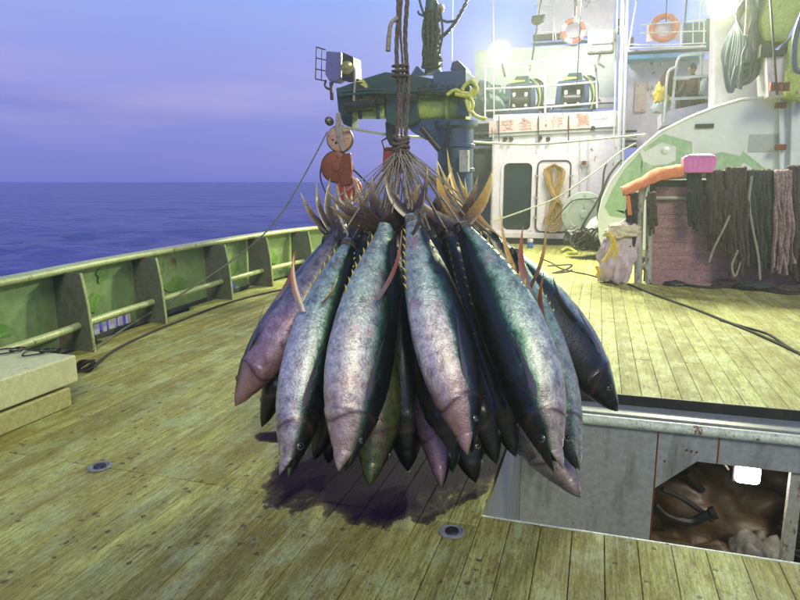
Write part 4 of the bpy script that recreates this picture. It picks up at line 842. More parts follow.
# lettering band above the wall
def bandpt(px, f, Y=YH-.08): 
    t = (px-489)/(616-489); return PY(px, (121-11*t)+f*(12.5+4*t), Y)
def band_seg(x0, x1, m):
    return MB().prism([bandpt(x0, 0), bandpt(x1, 0), bandpt(x1, 1), bandpt(x0, 1)], (0, .06, 0)).build('name_band', m, house)
band_seg(489, 590, 'bandp'); band_seg(590.2, 616, 'white')
glyph = '安全第一作業'
import math as _m
letters = []
for ch, px in zip('安全作業', (508, 525, 557, 583)):
    cu = bpy.data.curves.new('lettering', 'FONT'); cu.body = ch; cu.size = .31; cu.extrude = .003; cu.align_x = 'CENTER'; cu.align_y = 'CENTER'
    ob = bpy.data.objects.new('lettering', cu); COL.objects.link(ob); cu.materials.append(M['redp'])
    p = bandpt(px, .5, YH-.088); ob.location = p-house.location; ob.rotation_euler = (PI/2, -.06, 0); letters.append(ob)
bpy.context.view_layer.update(); dg_ = bpy.context.evaluated_depsgraph_get()
for ob in letters:
    me_ = bpy.data.meshes.new_from_object(ob.evaluated_get(dg_)); ml = bpy.data.objects.new('character', me_); COL.objects.link(ml); ml.location = ob.location; ml.rotation_euler = ob.rotation_euler; ml.parent = house
    bpy.data.objects.remove(ob)
for k in range(6):
    p = bandpt(595+k*2.3, .48, YH-.084); bx('name_mark', (p.x-.018, YH-.084, p.z-.02), (p.x+.018, YH-.0805, p.z+.02), 'redp')
hpoly('deck_edge', [(489, 134), (617, 127.5), (617, 130), (489, 137)], YH-.05, .1, 'greyw')
# fittings on the white wall
for px, py in ((505, 139), (511, 139), (540, 138), (548, 139), (593, 128)):
    p = h_(px, py, YH-.1); MB().lathe([(.05, 0), (.06, .03), (.035, .09)], p, (0, 1, 0), 12).build('wall_light', 'dark', house, True)
for px in (538.5, 568.5, 499):
    mb = MB(); mb.tube([h_(px, 116, YH-.12), h_(px, 142, YH-.12)], .014, 6); mb.build('hanger_rod', 'dark', house)
for px in (580, 588):
    mb = MB(); mb.tube([h_(px, 136, YH-.04), h_(px, 205, YH-.04)], .018, 6); mb.build('wall_pipe', 'pipe', house, True)
for px, py in ((584, 163), (585, 194)): 
    p = h_(px, py, YH-.08); bx('valve_box', (p.x-.13, YH-.09, p.z-.05), (p.x+.13, YH-.05, p.z+.05), 'rackp'); MB().lathe([(.06, 0), (.05, .05)], p, (0, -1, 0), 10).build('valve', 'rusty', house, True)
mb = MB(); mb.tube([h_(493, 120, YH-.06), h_(491.5, 228, YH-.06)], .02, 6); mb.build('corner_pipe', 'rackp', house, True)
# upper works
YU = 18.6
def ubx(name, x0, y0, x1, y1, Y, th, m, bev=0): return hbx(name, x0, y0, x1, y1, Y, th, m, house, bev)
ubx('upper_wall', 474, 42, 618, 112, YU, .1, 'greyw'); ubx('upper_wall_base', 500, 97, 617, 106, YU-.06, .05, 'white')
hpoly('winch_deck', [(470, 120), (617, 112), (617, 116), (470, 124)], YH+.02, 1.6, 'greyw')
ubx('wheelhouse_wall', 536, -30, 617, 40, YU+.6, .1, 'white'); ubx('wheelhouse_sill', 532, 38.5, 618, 43, YU+.2, .3, 'greyw')
ubx('window_box', 533, 33, 560, 40, YU-.1, .2, 'dark')
# railings, traced in the plane of the deck edge
def rail(name, label, segs, Y, r, m, cat='railing', par=None):
    e = thing(name, label, cat, PY(segs[0][0][0], segs[0][0][1], Y)) if par is None else par
    for pts in segs:
        mb = MB(); q = [PY(x, y, Y) for x, y in pts]; mb.tube(spline(q, 4) if len(q) > 2 else q, r, 8); mb.build('rail_bar', m, e, True)
    return e
rail('pipe_rail', 'pale pipe railing round the winches on the winch deck', [[(484, 66), (500, 66), (530, 62), (560, 60), (585, 60), (593, 63), (596, 72), (597, 108)], [(485, 66), (485, 118)], [(545, 60), (545, 114)], [(484, 89), (545, 86), (596, 82)], [(484, 111), (520, 109), (560, 106), (597, 103)], [(510, 62), (510, 66)]], YH-.02, .024, 'pipe')
rail('upper_rail', 'white railing in front of the wheelhouse window', [[(551, -6), (556, 40)], [(554, 0), (553, 40)], [(534, 6), (556, 6)], [(534, 32), (556, 32)]], YU-.2, .018, 'pipe')
for i, px in enumerate((617.5, 622, 612)):
    mb = MB(); mb.tube([PY(px+6, -20, YH-.5), PY(px+1, 170, YH-.5)], (.05, .035, .02)[i], 8)
    tag(mb.build('vertical_pipe', 'pipe', None, True), ('thick pale pipe running up the corner of the deckhouse', 'thin pale pipe right of the thick corner pipe', 'thin pipe left of the thick corner pipe')[i], 'pipe')
# winches with blue frames
def winch(px, py, label, s=1.0):
    Y = YH+.35; c = PY(px, py, Y); e = thing('line_winch', label, 'winch', c-Vector((0, 0, .55)), 'blue framed line winches')
    W2, H2 = .38*s, .42*s
    def pr(name, pts, y, th, m, bev=.01): return MB().prism([(c.x+a, Y+y, c.z+b) for a, b in pts], (0, th, 0)).build(name, m, e, bevel=bev)
    pr('side_frame', [(-W2-.04, -H2), (-W2+.10, -H2), (-W2+.13, H2*.75), (-W2+.02, H2*.8)], 0, .12, 'bluedk'); pr('side_frame', [(W2+.04, -H2), (W2-.08, -H2), (W2-.11, H2*.75), (W2, H2*.8)], 0, .12, 'bluedk')
    pr('top_frame', [(-W2+.02, H2*.62), (W2-.0, H2*.62), (W2-.03, H2*.86), (-W2+.05, H2*.86)], -.01, .14, 'bluedk'); pr('base_frame', [(-W2-.2, -H2-.12), (W2+.15, -H2-.12), (W2+.12, -H2*.72), (-W2-.15, -H2*.72)], -.02, .2, 'bluedk')
    pr('back_panel', [(-W2+.1, -H2*.7), (W2-.1, -H2*.7), (W2-.1, H2*.7), (-W2+.1, H2*.7)], .3, .05, 'cranedk')
    for x in (-.16, .15): MB().cyl((c.x+x, Y+.1, c.z-H2*.5), (c.x+x, Y+.1, c.z+H2*.35), .045, 10).build('roller', 'pipe', e, True)
    MB().cyl((c.x-.2, Y+.16, c.z-.05), (c.x+.2, Y+.16, c.z-.05), .14, 14).build('drum', 'dark', e, True)
    pr('head_block', [(-.22, H2*.86), (.24, H2*.86), (.2, H2*1.3), (-.1, H2*1.3)], .05, .3, 'cranedk'); pr('head_cap', [(-.26, H2*.88), (.12, H2*.95), (.12, H2*1.05), (-.22, H2*1.08)], -.0, .1, 'yg')
    for k in range(4):
        mb = MB(); mb.tube(spline([(c.x+W2+.02+.05*k, Y+.1, c.z-H2*.8), (c.x+W2+.1+.04*k, Y+.05, c.z), (c.x+W2-.02+.07*k, Y+.15, c.z+H2*.8), (c.x+W2-.15+.05*k, Y+.2, c.z+H2*1.15)], 5), .024, 6); mb.build('hose', ('cranedk', 'yg', 'cranedk', 'roped')[k], e, True)
    for k in range(3): MB().cyl((c.x-W2-.3+.13*k, Y+.05, c.z-H2*.9), (c.x-W2-.3+.13*k, Y+.05, c.z-H2*.5), .05, 10).build('valve', 'dark', e, True)
winch(519.5, 98, 'blue framed line winch nearer the bright lamp'); winch(572, 96, 'blue framed line winch at right below the mirror lamp', 1.04)
lumpy(PY(487, 105, YH+.3), (.45, .3, .5), 'cranedk', 'machinery_cover', 'green machinery bulk under the bright lamp', 'machinery', 21)
for i, (px, py, r) in enumerate(((573, 31, .26), (664, 28, .27))):
    Y = YU-.15 if i == 0 else 17.4; p = PY(px, py, Y); e = thing('life_ring', ('pale red life ring below the wheelhouse window', 'orange life ring on the white board of the right rail')[i], 'life ring', p, 'life rings on the upper rails')
    for q in range(8):
        mb = MB(); n = 6; a0 = q*PI/4
        mb.tube([p+Vector((math.cos(a0+PI/4*k/n)*r, 0, math.sin(a0+PI/4*k/n)*r)) for k in range(n+1)], r*.27, 10)
        mb.build('segment', 'ringr' if q % 2 == 0 or i == 1 else 'ringw', e, True)
    mb = MB(); mb.tube([p+Vector((math.cos(a*PI/10)*r*1.25, -.01, math.sin(a*PI/10)*r*1.25)) for a in range(20)], .012, 5, True); mb.build('grab_line', 'ringw', e, True)
mb = MB(); p = PY(664, 30, 17.3)
e = bpy.context.scene.objects.get('life_ring.001')
# big mirror-like floodlight with its guard (unlit face)
p = PY(601, 41, YH-.7); fe = thing('square_floodlight', 'grey square floodlight with one bright reflection at the corner pipe', 'floodlight', p)
MB().prism([(p.x+a, p.y, p.z+b) for a, b in rrect(-.30, .30, -.26, .26, .06)], (0, .22, 0)).build('housing', 'stay', fe, bevel=.01)
MB().prism([(p.x+a, p.y-.012, p.z+b) for a, b in rrect(-.26, .26, -.22, .22, .04)], (0, .010, 0)).build('face', 'steel', fe)
MB().cyl((p.x-.22, p.y-.035, p.z-.03), (p.x+.22, p.y-.035, p.z-.03), .028, 12).build('tube', emis('reflection_glow', (1, 1, .92), 1.4), fe, True)  # emissive bar paints in a bright reflection; this floodlight is unlit
mb = MB(); mb.tube([p+Vector((0, .1, -.26)), p+Vector((-.05, .2, -.45)), p+Vector((.1, .5, -.5))], .03, 6); mb.build('bracket', 'pipe', fe)
# lit floodlights
def flood(px, py, Y, rad, label, W_, colr=(1, 1, .8), aim=(0, -1, -.55), m='lamp', size=.3, spot=150):
    p = PY(px, py, Y); e = thing('lit_floodlight', label, 'floodlight', p); a = Vector(aim).normalized()
    MB().lathe([(rad*.5, -.30), (rad*1.1, -.12), (rad*1.2, 0), (rad*1.05, .005), (rad*1.0, -.02)], p, a, 24).build('reflector', 'pipe', e, True)
    MB().lathe([(rad, 0), (rad*.85, .04), (rad*.4, .07), (.01, .08)], p, a, 24).build('lens', m, e, True)
    mb = MB(); mb.tube([p-a*.2, p-a*.35+Vector((0, 0, -.25)), p+Vector((0, .9, -.4))], .03, 6); mb.build('bracket', 'dark', e)
    if W_:
        l = bpy.data.lights.new('floodlight_beam', 'SPOT'); l.energy = W_; l.color = colr; l.spot_size = math.radians(spot); l.spot_blend = .6; l.shadow_soft_size = size
        o = bpy.data.objects.new('floodlight_beam', l); COL.objects.link(o); o.location = p+a*.15; o.rotation_euler = (-a).to_track_quat('Z', 'Y').to_euler()
    return p
flood(500, 52, 15.6, .22, 'blazing white floodlight left of the deckhouse front', 2500, (.96, 1, .62), (.05, -1, -.42))
flood(575, -14, 15.4, .22, 'bright floodlight high above the wheelhouse front', 800, (1, .95, .90), (.0, .35, -.9), spot=165)
flood(722, 5, 13.8, .22, 'bright floodlight at the top of the right mast', 2300, (.95, 1, .60), (-.25, -1, -.6))
flood(545, -60, 14.0, .22, 'floodlight on the yard over the deckhouse', 1900, (.93, 1, .58), (-.05, -.7, -.8), spot=150)

# right upper deck
r2 = thing('upper_deckhouse', 'white upper deckhouse with a blue deck edge right of the corner pipes', 'deckhouse', PY(650, 130, 17.6))
def b2(name, x0, y0, x1, y1, Y, th, m, bev=0): return hbx(name, x0, y0, x1, y1, Y, th, m, r2, bev)
b2('wall', 624, 58, 716, 148, 17.9, .1, 'white'); b2('blue_edge', 626, 51, 706, 59.5, 17.3, .7, 'blue'); b2('deck_slab', 624, 47.5, 706, 50.5, 17.25, .8, 'white')
b2('panel', 634, 82, 648, 112, 17.84, .05, 'bandp'); 
for k in range(4): b2('louvre', 620, 130+k*5, 637, 132.5+k*5, 17.6, .1, 'dark')
b2('notice_board', 646, 22, 683, 42, 17.5, .03, 'white'); b2('notice_board', 622, 25, 627, 44, 17.4, .04, 'white')
b2('tarp_cover', 684, 22, 704, 44, 17.7, .4, 'bluedk'); b2('locker', 704, 18, 716, 50, 17.6, .4, 'cranedk')
b2('small_fitting', 629, 37, 634, 46, 17.5, .1, 'dark'); b2('horn', 617, 18, 627, 24, 17.2, .2, 'dark'); b2('small_fitting', 617, 27, 621, 33, 17.2, .2, 'dark')
rail('guard_rail', 'white guard rail with thin bars round the right upper deck', [[(624, 44), (660, 45), (706, 43)], [(640, 25), (706, 20)], [(640, 33), (706, 31)], [(693, 20), (693, 44)], [(681, 20), (681, 45)], [(704, 18), (704, 44)], [(628, 48), (706, 46)]], 17.15, .016, 'pipe')
rail('platform_rail', 'white tubular rail around the small platform with the crouching crew member', [[(672, 108), (676, 70), (679, 58), (686, 55), (716, 52)], [(673, 78), (717, 75)], [(672, 99), (716, 97)], [(716, 52), (717, 106)], [(664, 122), (667, 80), (670, 70), (677, 67)], [(701, 52), (701, 76)]], 15.4, .030, 'pipe')
pf = thing('platform', 'small steel platform behind the white tubular rail', 'platform', PY(695, 110, 15.6))
MB().prism([PY(x, y, 15.45) for x, y in ((662, 112), (720, 100), (720, 118), (662, 126))], (0, 1.2, 0)).build('floor_plate', 'white', pf, bevel=.01)
hbx('dark_screen', 675, 79, 704, 108, 16.3, .08, 'netb', pf); hbx('locker', 676, 99, 703, 108, 15.8, .3, 'bluedk', pf)
# thin standing wires and flag lines
for i, (x0, y0, x1, y1, Y, lab) in enumerate(((493, -5, 494, 120, 14.5, 'thin pale wire dropping past the bright lamp'), (453, -5, 452, 60, 13.5, 'thin pale wire right of the crane mast'), (546, 0, 532, 60, 15.5, 'slanting dark wire above the winches'), (583, 0, 577, 84, 15.5, 'thin wire left of the grey square floodlight'), (642, 0, 628, 50, 16.5, 'thin rigging wire left of the notice board'), (668, -5, 666, 22, 17.0, 'thin halyard above the orange life ring'), (690, -5, 684, 30, 17.0, 'dark stay wire right of the orange life ring'), (768, -5, 777, 95, 12.9, 'dark wire running down the green tank'), (578, -5, 576, 20, 16, 'thin wire above the pale red life ring'), (702, -5, 699, 30, 17, 'pale stay wire above the dark cover'))):
    mb = MB(); mb.tube([PY(x0, y0-30, Y), PY(x1, y1, Y)], (.014, .012, .02, .012, .02, .012, .02, .02, .012, .012)[i], 6); tag(mb.build('wire', ('pipe', 'pipe', 'dark', 'dark', 'pipe', 'dark', 'bluedk', 'dark', 'dark', 'pipe')[i], None, True), lab, 'wire')
mb = MB(); p = PY(538, 17, 15.5)
MB().prism([PY(x, y, 15.4) for x, y in ((532, 16), (545, 14), (543, 20), (536, 24), (531, 22))], (0, .2, 0)).build('wire_clamp', 'dark'); tag(bpy.context.scene.objects['wire_clamp'], 'dark clamp block on the slanting wire above the winches', 'clamp')

# ------------------------------------------------------------------ people: skinned figures
def person(joints, edges, radii, root_i, label, loc, parts):
    e = thing('person', label, 'person', loc)
    me = bpy.data.meshes.new('body'); me.from_pydata([tuple(j) for j in joints], edges, []); o = bpy.data.objects.new('body', me); COL.objects.link(o)
    sk = o.modifiers.new('skin', 'SKIN'); 
    for i, r in enumerate(radii): me.skin_vertices[0].data[i].radius = (r, r)
    for i in range(len(radii)): me.skin_vertices[0].data[i].use_root = (i == root_i)
    sb = o.modifiers.new('sub', 'SUBSURF'); sb.levels = sb.render_levels = 2
    me.materials.append(M[parts]); o.parent = e; o.matrix_parent_inverse = Matrix.Translation(e.location).inverted(); return e
def crouch(px, py, Y, s, label, m, face=(-.5, -1, 0), headm='skinp', hair='cap'):
    c = PY(px, py, Y)          # head centre
    f = Vector(face).normalized(); r = f.cross(Vector((0, 0, 1))).normalized(); U = Vector((0, 0, 1))
    def q(a, b, z): return c+f*a*s+r*b*s+U*z*s
    J = [q(-.30, 0, -.72), q(-.22, 0, -.50), q(-.12, 0, -.28), q(-.05, 0, -.16), q(0, 0, -.06),          # pelvis spine chest neck
         q(-.10, .19, -.25), q(.02, .24, -.48), q(.25, .16, -.55), q(.33, .13, -.56),
         q(-.10, -.19, -.25), q(.02, -.24, -.48), q(.25, -.14, -.58), q(.33, -.11, -.60),
         q(-.26, .11, -.74), q(.14, .16, -.62), q(-.02, .14, -1.02), q(.14, .14, -1.06),
         q(-.26, -.11, -.74), q(.14, -.16, -.62), q(-.02, -.14, -1.02), q(.14, -.14, -1.06)]
    E_ = [(0, 1), (1, 2), (2, 3), (3, 4), (2, 5), (5, 6), (6, 7), (7, 8), (2, 9), (9, 10), (10, 11), (11, 12), (0, 13), (13, 14), (14, 15), (15, 16), (0, 17), (17, 18), (18, 19), (19, 20)]
    R_ = [v*s for v in (.15, .14, .15, .06, .055, .07, .055, .045, .035, .07, .055, .045, .035, .10, .08, .06, .045, .10, .08, .06, .045)]
    e = person(J, E_, R_, 0, label, c-Vector((0, 0, 1.1*s)), m)
    hd = MB(); n, k = 18, 12
    for i in range(k+1):
        th = PI*i/k
        for j in range(n):
            a = 2*PI*j/n; d = Vector((math.sin(th)*math.cos(a), math.sin(th)*math.sin(a), math.cos(th)))
            x, y, z = d.x*.095, d.y*.078, d.z*.118
            if d.x > .85 and -.25 < d.z < .15: x += .018      # nose
            if d.z < -.3: y *= .82
            hd.v.append(tuple(c+(f*x+r*y+U*z)*s))
    for i in range(k):
        for j in range(n): hd.f.append((i*n+j, i*n+(j+1) % n, (i+1)*n+(j+1) % n, (i+1)*n+j))
    h = hd.build('head', headm, e, True)
    for sg in (1, -1): MB().lathe([(.013*s, 0), (.008*s, .006*s)], c+(f*.086+r*.03*sg+U*.012)*s, f, 8).build('eye', 'pupil', h)
    cp = MB(); 
    for i in range(7):
        th = PI*.52*i/6
        for j in range(n):
            a = 2*PI*j/n; cp.v.append(tuple(c+(f*(math.sin(th)*math.cos(a)*.104-.006)+r*math.sin(th)*math.sin(a)*.088+U*(math.cos(th)*.128+.005))*s))
    for i in range(6):
        for j in range(n): cp.f.append((i*n+j, i*n+(j+1) % n, (i+1)*n+(j+1) % n, (i+1)*n+j))
    cp.build('cap', hair, e, True)
    for sg in (7, 11):       # fingers
        a_ = J[sg+1]; d = (J[sg+1]-J[sg]).normalized()
        for k2 in range(5):
            side = r*(k2-2)*.018*s; mb = MB(); mb.tube([a_+side*.6, a_+side+d*.05*s, a_+side+d*(.08-.008*abs(k2-2))*s-U*.02*s], [.011*s, .010*s, .008*s], 6); mb.build('finger', headm, e, True)
    return e
crouch(692, 69, 15.8, 1.0, 'crew member in a black cap crouching behind the white platform rail', 'cloth', (-.7, -.8, 0))
crouch(714, 72, 16.1, .95, 'crew member in grey clothes bending at the right end of the platform', 'clothg', (-1, -.3, 0))
# hanging jackets and bags left of the platform
for i, (px, py, w_, h2, m, lab) in enumerate(((661, 96, .14, .26, 'strap', 'yellow jacket hanging left of the platform rail'), (668, 88, .16, .34, 'cloth', 'dark red jacket hanging at the platform rail post'), (661, 108, .17, .2, 'clothg', 'white bag below the yellow jacket'), (710, 88, .18, .28, 'clothg', 'pale sack tied inside the platform rail'))):
    p = PY(px, py, 15.5); lumpy(p, (w_, .1, h2), m, 'hanging_jacket' if i < 2 else 'cloth_bag', lab, 'jacket' if i < 2 else 'bag', 30+i*3)

# ------------------------------------------------------------------ mast with hose coil, tank
ms = thing('mast', 'broad pale mast column at the right behind the hose coil', 'mast', PY(735, 100, 14.2))
MB().prism([PY(x, y, 14.2) for x, y in ((716, -40), (775, -40), (770, 120), (712, 120))], (0, .6, 0)).build('column', 'white', ms, bevel=.05)
mb = MB(); mb.tube([PY(752, -5, 14.0), PY(749, 40, 14.0)], .06, 8); mb.build('hook_arm', 'pipe', ms)
hc = thing('hose_coil', 'big blue grey coil of hose hanging on the right mast', 'hose coil', PY(742, 60, 13.8))
mb = MB(); random.seed(3)
for k in range(26):
    u = k/25; xr = 757+3*math.sin(k); bot = 62+24*random.random(); wl = 722+20*u+random.uniform(-2, 2); wr = 764-12*u+random.uniform(-3, 3)
    pts = [(750, -6), (742-6*u, 14), (wl+4, 40), (wl, bot-8), ((wl+742)/2, bot+4), (742, bot), ((wr+742)/2+2, bot-4), (wr, bot-20), (wr, 34), (756, 8), (751, -6)]
    mb.tube(spline([PY(x, y, 13.75-.014*k) for x, y in pts], 4), .024, 6)
for k in range(3): mb.tube(spline([PY(x+k, y, 13.35) for x, y in ((724, 66), (725, 78), (728, 91), (731, 90), (733, 78), (736, 66))], 4), .028, 6)
mb.build('coil', 'hoseb', hc, True)
mb = MB(); mb.tube([PY(748, -5, 13.35), PY(747, 20, 13.3), PY(746, 35, 13.3)], .035, 8); mb.build('lashing', 'ropep', hc, True)
tk = thing('winch_tank', 'yellow green tank with a dark base clamp at the top right', 'tank', PY(780, 50, 13.2))
MB().prism([PY(x, y, 13.2) for x, y in ((770, -40), (810, -40), (806, 0), (794, 26), (786, 43), (767, 42), (761, 20), (766, 0))], (0, .7, 0)).build('shell', 'yg', tk, bevel=.08)
MB().prism([PY(x, y, 13.15) for x, y in ((766, 54), (800, 50), (806, 96), (768, 97))], (0, .8, 0)).build('pedestal', 'white', tk, bevel=.02)
for pts in (((761, 44), (770, 43), (776, 50), (784, 50), (788, 44), (794, 43), (784, 56), (760, 57)),): MB().prism([PY(x, y, 13.1) for x, y in pts], (0, .85, 0)).build('clamp', 'dark', tk, bevel=.01)
MB().prism([PY(x, y, 13.0) for x, y in ((790, 40), (820, 10), (820, 100), (784, 97))], (0, .9, 0)).build('side_shell', 'yg', tk, bevel=.08)
mb = MB(); mb.tube(spline([PY(x, y, 12.8) for x, y in ((806, 5), (797, 30), (794, 50), (795, 68), (801, 72))], 5), .05, 8); mb.build('hose', 'hoseb', tk, True)
for k in range(3): bxp = PY(772+k*7, 91, 12.95); MB().lathe([(.05, 0), (.05, .14)], bxp, (0, 0, 1), 8).build('bolt', 'rusty', tk)

# ------------------------------------------------------------------ big painted housing
YB = 13.5
hs = thing('reel_housing', 'large pale slanting steel housing painted with green shapes at right', 'housing', PY(700, 250, YB))
op = [(604, 248), (600, 238), (599, 215), (603, 198), (612, 180), (625, 163), (640, 149), (660, 132), (690, 117), (715, 107), (742, 99), (770, 97), (800, 95), (850, 92), (850, 262)]
MB().prism([PY(x, y, YB) for x, y in op], (0, 1.3, 0)).build('shell', 'hous', hs, bevel=.02)
mb = MB(); mb.tube([PY(x, y, YB-.01) for x, y in op[:-2]], .025, 8); mb.build('rim', 'hous', hs, True)
for pts in ([(605, 206), (612, 190), (624, 170), (640, 152), (643, 160), (641, 178), (632, 190), (628, 215), (622, 213)], [(643, 149), (664, 134), (692, 142), (692, 158), (684, 166), (676, 160), (676, 146), (662, 142), (645, 152)], [(641, 160), (652, 166), (668, 164), (676, 160), (684, 166), (668, 176), (650, 176), (641, 178)],
            [(713, 154), (722, 152), (740, 156), (743, 151), (767, 170), (757, 171), (744, 162), (736, 172), (712, 172)], [(604, 206), (616, 210), (632, 212), (634, 219), (610, 216)], [(640, 180), (668, 178), (668, 196), (640, 200)]):
    MB().prism([PY(x, y, YB-.006) for x, y in pts], (0, .004, 0)).build('painted_shape', 'housg', hs)
for pts in (((780, 95), (784, 95), (784, 172), (780, 172)), ((792, 95), (796, 95), (794, 175), (790, 175))): MB().prism([PY(x, y, YB-.12) for x, y in pts], (0, .09, 0)).build('upright', 'hous', hs, bevel=.01)
for px, py in ((783, 147), (783, 105)): p = PY(px, py, YB-.2); MB().box(p-Vector((.12, 0, .05)), p+Vector((.06, .08, .05))).build('bracket', 'rusty', hs, bevel=.01)
p = PY(704, 126, YB-.03); MB().box(p-Vector((.15, 0, .04)), p+Vector((.17, .02, .04))).build('name_plate', 'dark', hs, bevel=.005)
MB().box(PY(748, 152, YB-.01), PY(781, 134, YB-.01)+Vector((0, .008, 0))).build('patch_plate', 'greyw', hs)
mb = MB(); mb.lathe([(.05, 0), (.07, .03), (.02, .06)], PY(666, 150, YB), (0, -1, 0), 12).build('boss', 'hous', hs, True)
# round pale end cover left of it, and dark machinery at its foot
re = thing('round_cover', 'round pale drum cover beside the deckhouse door', 'drum cover', PY(582, 214, 15.6))
MB().lathe([(.50, .5), (.52, .1), (.50, .02), (.36, 0), (.34, .03), (.1, .03), (.08, -.03), (.01, -.03)], PY(584, 214, 15.6), (0, 1, 0), 30).build('cover', 'greyw', re, True)
for a in range(8): MB().lathe([(.025, 0), (.02, .025)], PY(584, 214, 15.6)+Vector((.43*math.cos(a*PI/4), 0, .43*math.sin(a*PI/4))), (0, -1, 0), 8).build('bolt', 'ironp', re)
MB().lathe([(.50, 0), (.45, .3), (.2, .55), (.01, .6)], PY(606, 228, 14.6)+Vector((0, 0, -.3)), (-.3, -.3, 1), 20).build('drum_foot', 'greyw', re, True)
for i, (px, py, r, sd) in enumerate(((578, 238, .26, 41), (592, 243, .24, 47), (602, 240, .2, 50))): lumpy(PY(px, py, 14.3), (r, .2, r*.9), 'black' if i < 2 else 'roped', 'rope_heap', ('black tangled rope heap below the round pale cover', 'second black rope heap left of the mauve sack', 'small dark rope heap behind the mauve sack')[i], 'rope heap', sd)
mb = MB()
for k in range(10):
    c0 = PY(578+k*2.6, 238+random.uniform(-4, 5), 14.0); mb.tube([c0+Vector((.16*math.cos(a*PI/5), .1*math.sin(a*PI/5), .16*math.sin(a*PI/5+k))) for a in range(10)], .02, 5, True)
tag(mb.build('cable_tangle', 'roped', None, True), 'loops of dark cable tangled on the black rope heaps', 'cable')
line([PY(x, y, 14.2) for x, y in ((577, 240), (583, 225), (595, 205), (602, 190), (604, 172), (607, 162))], .022, 'roped', 'cable', 'thick dark cable climbing beside the painted housing edge', 'cable')
line([PY(x, y, 14.3) for x, y in ((600, 232), (598, 215), (600, 200), (608, 178), (617, 165), (622, 160))], .026, 'roped', 'cable', 'dark rubber cable following the curved rim of the housing', 'cable')
# long lines crossing the scene
line([PY(x, y, Y) for x, y, Y in ((343, 127, 9.5), (390, 135, 10), (420, 137, 10.5), (450, 140, 11), (500, 143.5, 12), (540, 144, 12.4), (600, 139, 13), (645, 134.5, 13.4))], .020, 'rackp', 'guy_line', 'long grey line strung level from the crane tip to the housing', 'line')
line([PY(x, y, Y) for x, y, Y in ((491, 222, 12.5), (520, 212, 12.6), (552, 200, 12.7), (575, 186, 12.8), (600, 168, 13), (620, 152, 13.2), (636, 143, 13.3))], .016, 'rackp', 'guy_line', 'grey line sagging in front of the closed door up to the housing', 'line')
line([PY(x, y, 13.0) for x, y in ((553, 222, ), (565, 208), (575, 200), (590, 199), (597, 198))], .012, 'roped', 'guy_line', 'short dark line curving right from below the door', 'line')

# ------------------------------------------------------------------ gear rack with boards and nets
YR = 10.9
rk = thing('gear_rack', 'steel rack with reddish boards standing on the deck at right', 'rack', PY(660, 283, YR))
for pts in ([(638, 283), (639, 230), (641, 196), (648, 180), (665, 176), (720, 174), (840, 174)],): mb = MB(); mb.tube(spline([PY(x, y, YR-.06) for x, y in pts], 5), .062, 10); mb.build('frame_pipe', 'rackp', rk, True)
mb = MB(); mb.tube([PY(648.5, 283, YR-.07), PY(649.5, 196, YR-.07)], .052, 10); mb.build('frame_pipe', 'rackp', rk, True)
mb = MB(); mb.tube([PY(645, 198, YR), PY(840, 198, YR)], .03, 8); mb.build('frame_pipe', 'rackp', rk, True)
MB().lathe([(.07, 0), (.075, .06), (.05, .12)], PY(647, 270, YR-.05), (0, 0, 1), 12).build('pipe_collar', 'rackp', rk, True)
for k in range(7):
    z0 = .02+k*.215; a = PY(652, 240, YR); b = PY(840, 240, YR); MB().box((a.x, YR+.04+random.uniform(0, .012), z0), (b.x, YR+.09, z0+.212)).build('board', 'boardr', rk, bevel=.004)
bx('kick_strip', (PY(652, 280, YR).x, YR-.12, .005), (PY(830, 280, YR).x, YR-.06, .05), 'boardr', rk)
MB().box((PY(650, 190, YR).x, YR+.095, .01), (PY(838, 190, YR).x, YR+.12, 1.5)).build('backing', 'tarp', rk)
MB().box((PY(650, 190, YR).x, YR+.05, PY(650, 198, YR).z+.03), (PY(838, 190, YR).x, YR+.5, PY(650, 180, YR).z)).build('back_panel', 'black', rk)
def strands(name, x0, x1, yt, yb, m, label, n, Y, r=.022, sway=3, cat='net', rag=18):
    e = thing(name, label, cat, PY((x0+x1)/2, yt, Y)); mb = MB()
    for k in range(n):
        u = k/max(1, n-1); x = x0+(x1-x0)*u+random.uniform(-1.5, 1.5); xb = (x0+x1)/2+(x-(x0+x1)/2)*random.uniform(.6, 1.05)+random.uniform(-sway, sway); b = yb-random.uniform(0, rag)
        top_ = PY(x, yt+random.uniform(-2, 3), Y+.12)
        pts = [top_, PY(x, yt-2, Y), PY(x+random.uniform(-1, 1), yt+14, Y-.05)]+[PY(x+(xb-x)*q+random.uniform(-sway, sway)*.5, yt+(b-yt)*q, Y-.05-random.uniform(0, .10)) for q in (.35, .6, .8, 1)]
        rr = r*random.uniform(.6, 1.5); mb.tube(spline(pts, 4), rr, 6)
    o = mb.build('strands', m, e, True); o['kind'] = 'stuff'; return e
random.seed(11)
strands('hanging_net', 689, 700, 176, 231, 'netk', 'narrow black net strip hanging over the reddish boards', 12, YR-.12, .02, 1.5, rag=10)
strands('hanging_net', 707, 730, 174, 252, 'netb', 'dark brown net hanging right of the black strip', 34, YR-.12, .026, 3, rag=30)
strands('hanging_net', 728, 746, 171, 278, 'netb', 'reddish brown rope net reaching lower beside the dark brown one', 28, YR-.16, .024, 4, rag=25)
strands('hanging_net', 748, 782, 174, 272, 'netg', 'wide green black net in the middle of the right half of the rack', 46, YR-.12, .028, 3, rag=22)
strands('hanging_net', 776, 790, 174, 276, 'netp', 'pale pink bleached net bundle near the right picture edge', 20, YR-.2, .024, 5, rag=20)
strands('hanging_net', 790, 822, 170, 284, 'netb', 'brown net bundle cut by the right picture edge', 40, YR-.14, .028, 4, rag=14)
strands('hanging_net', 649, 655, 196, 240, 'netb', 'short brown rag tied to the rack pipe', 7, YR-.12, .022, 1.5, rag=18)
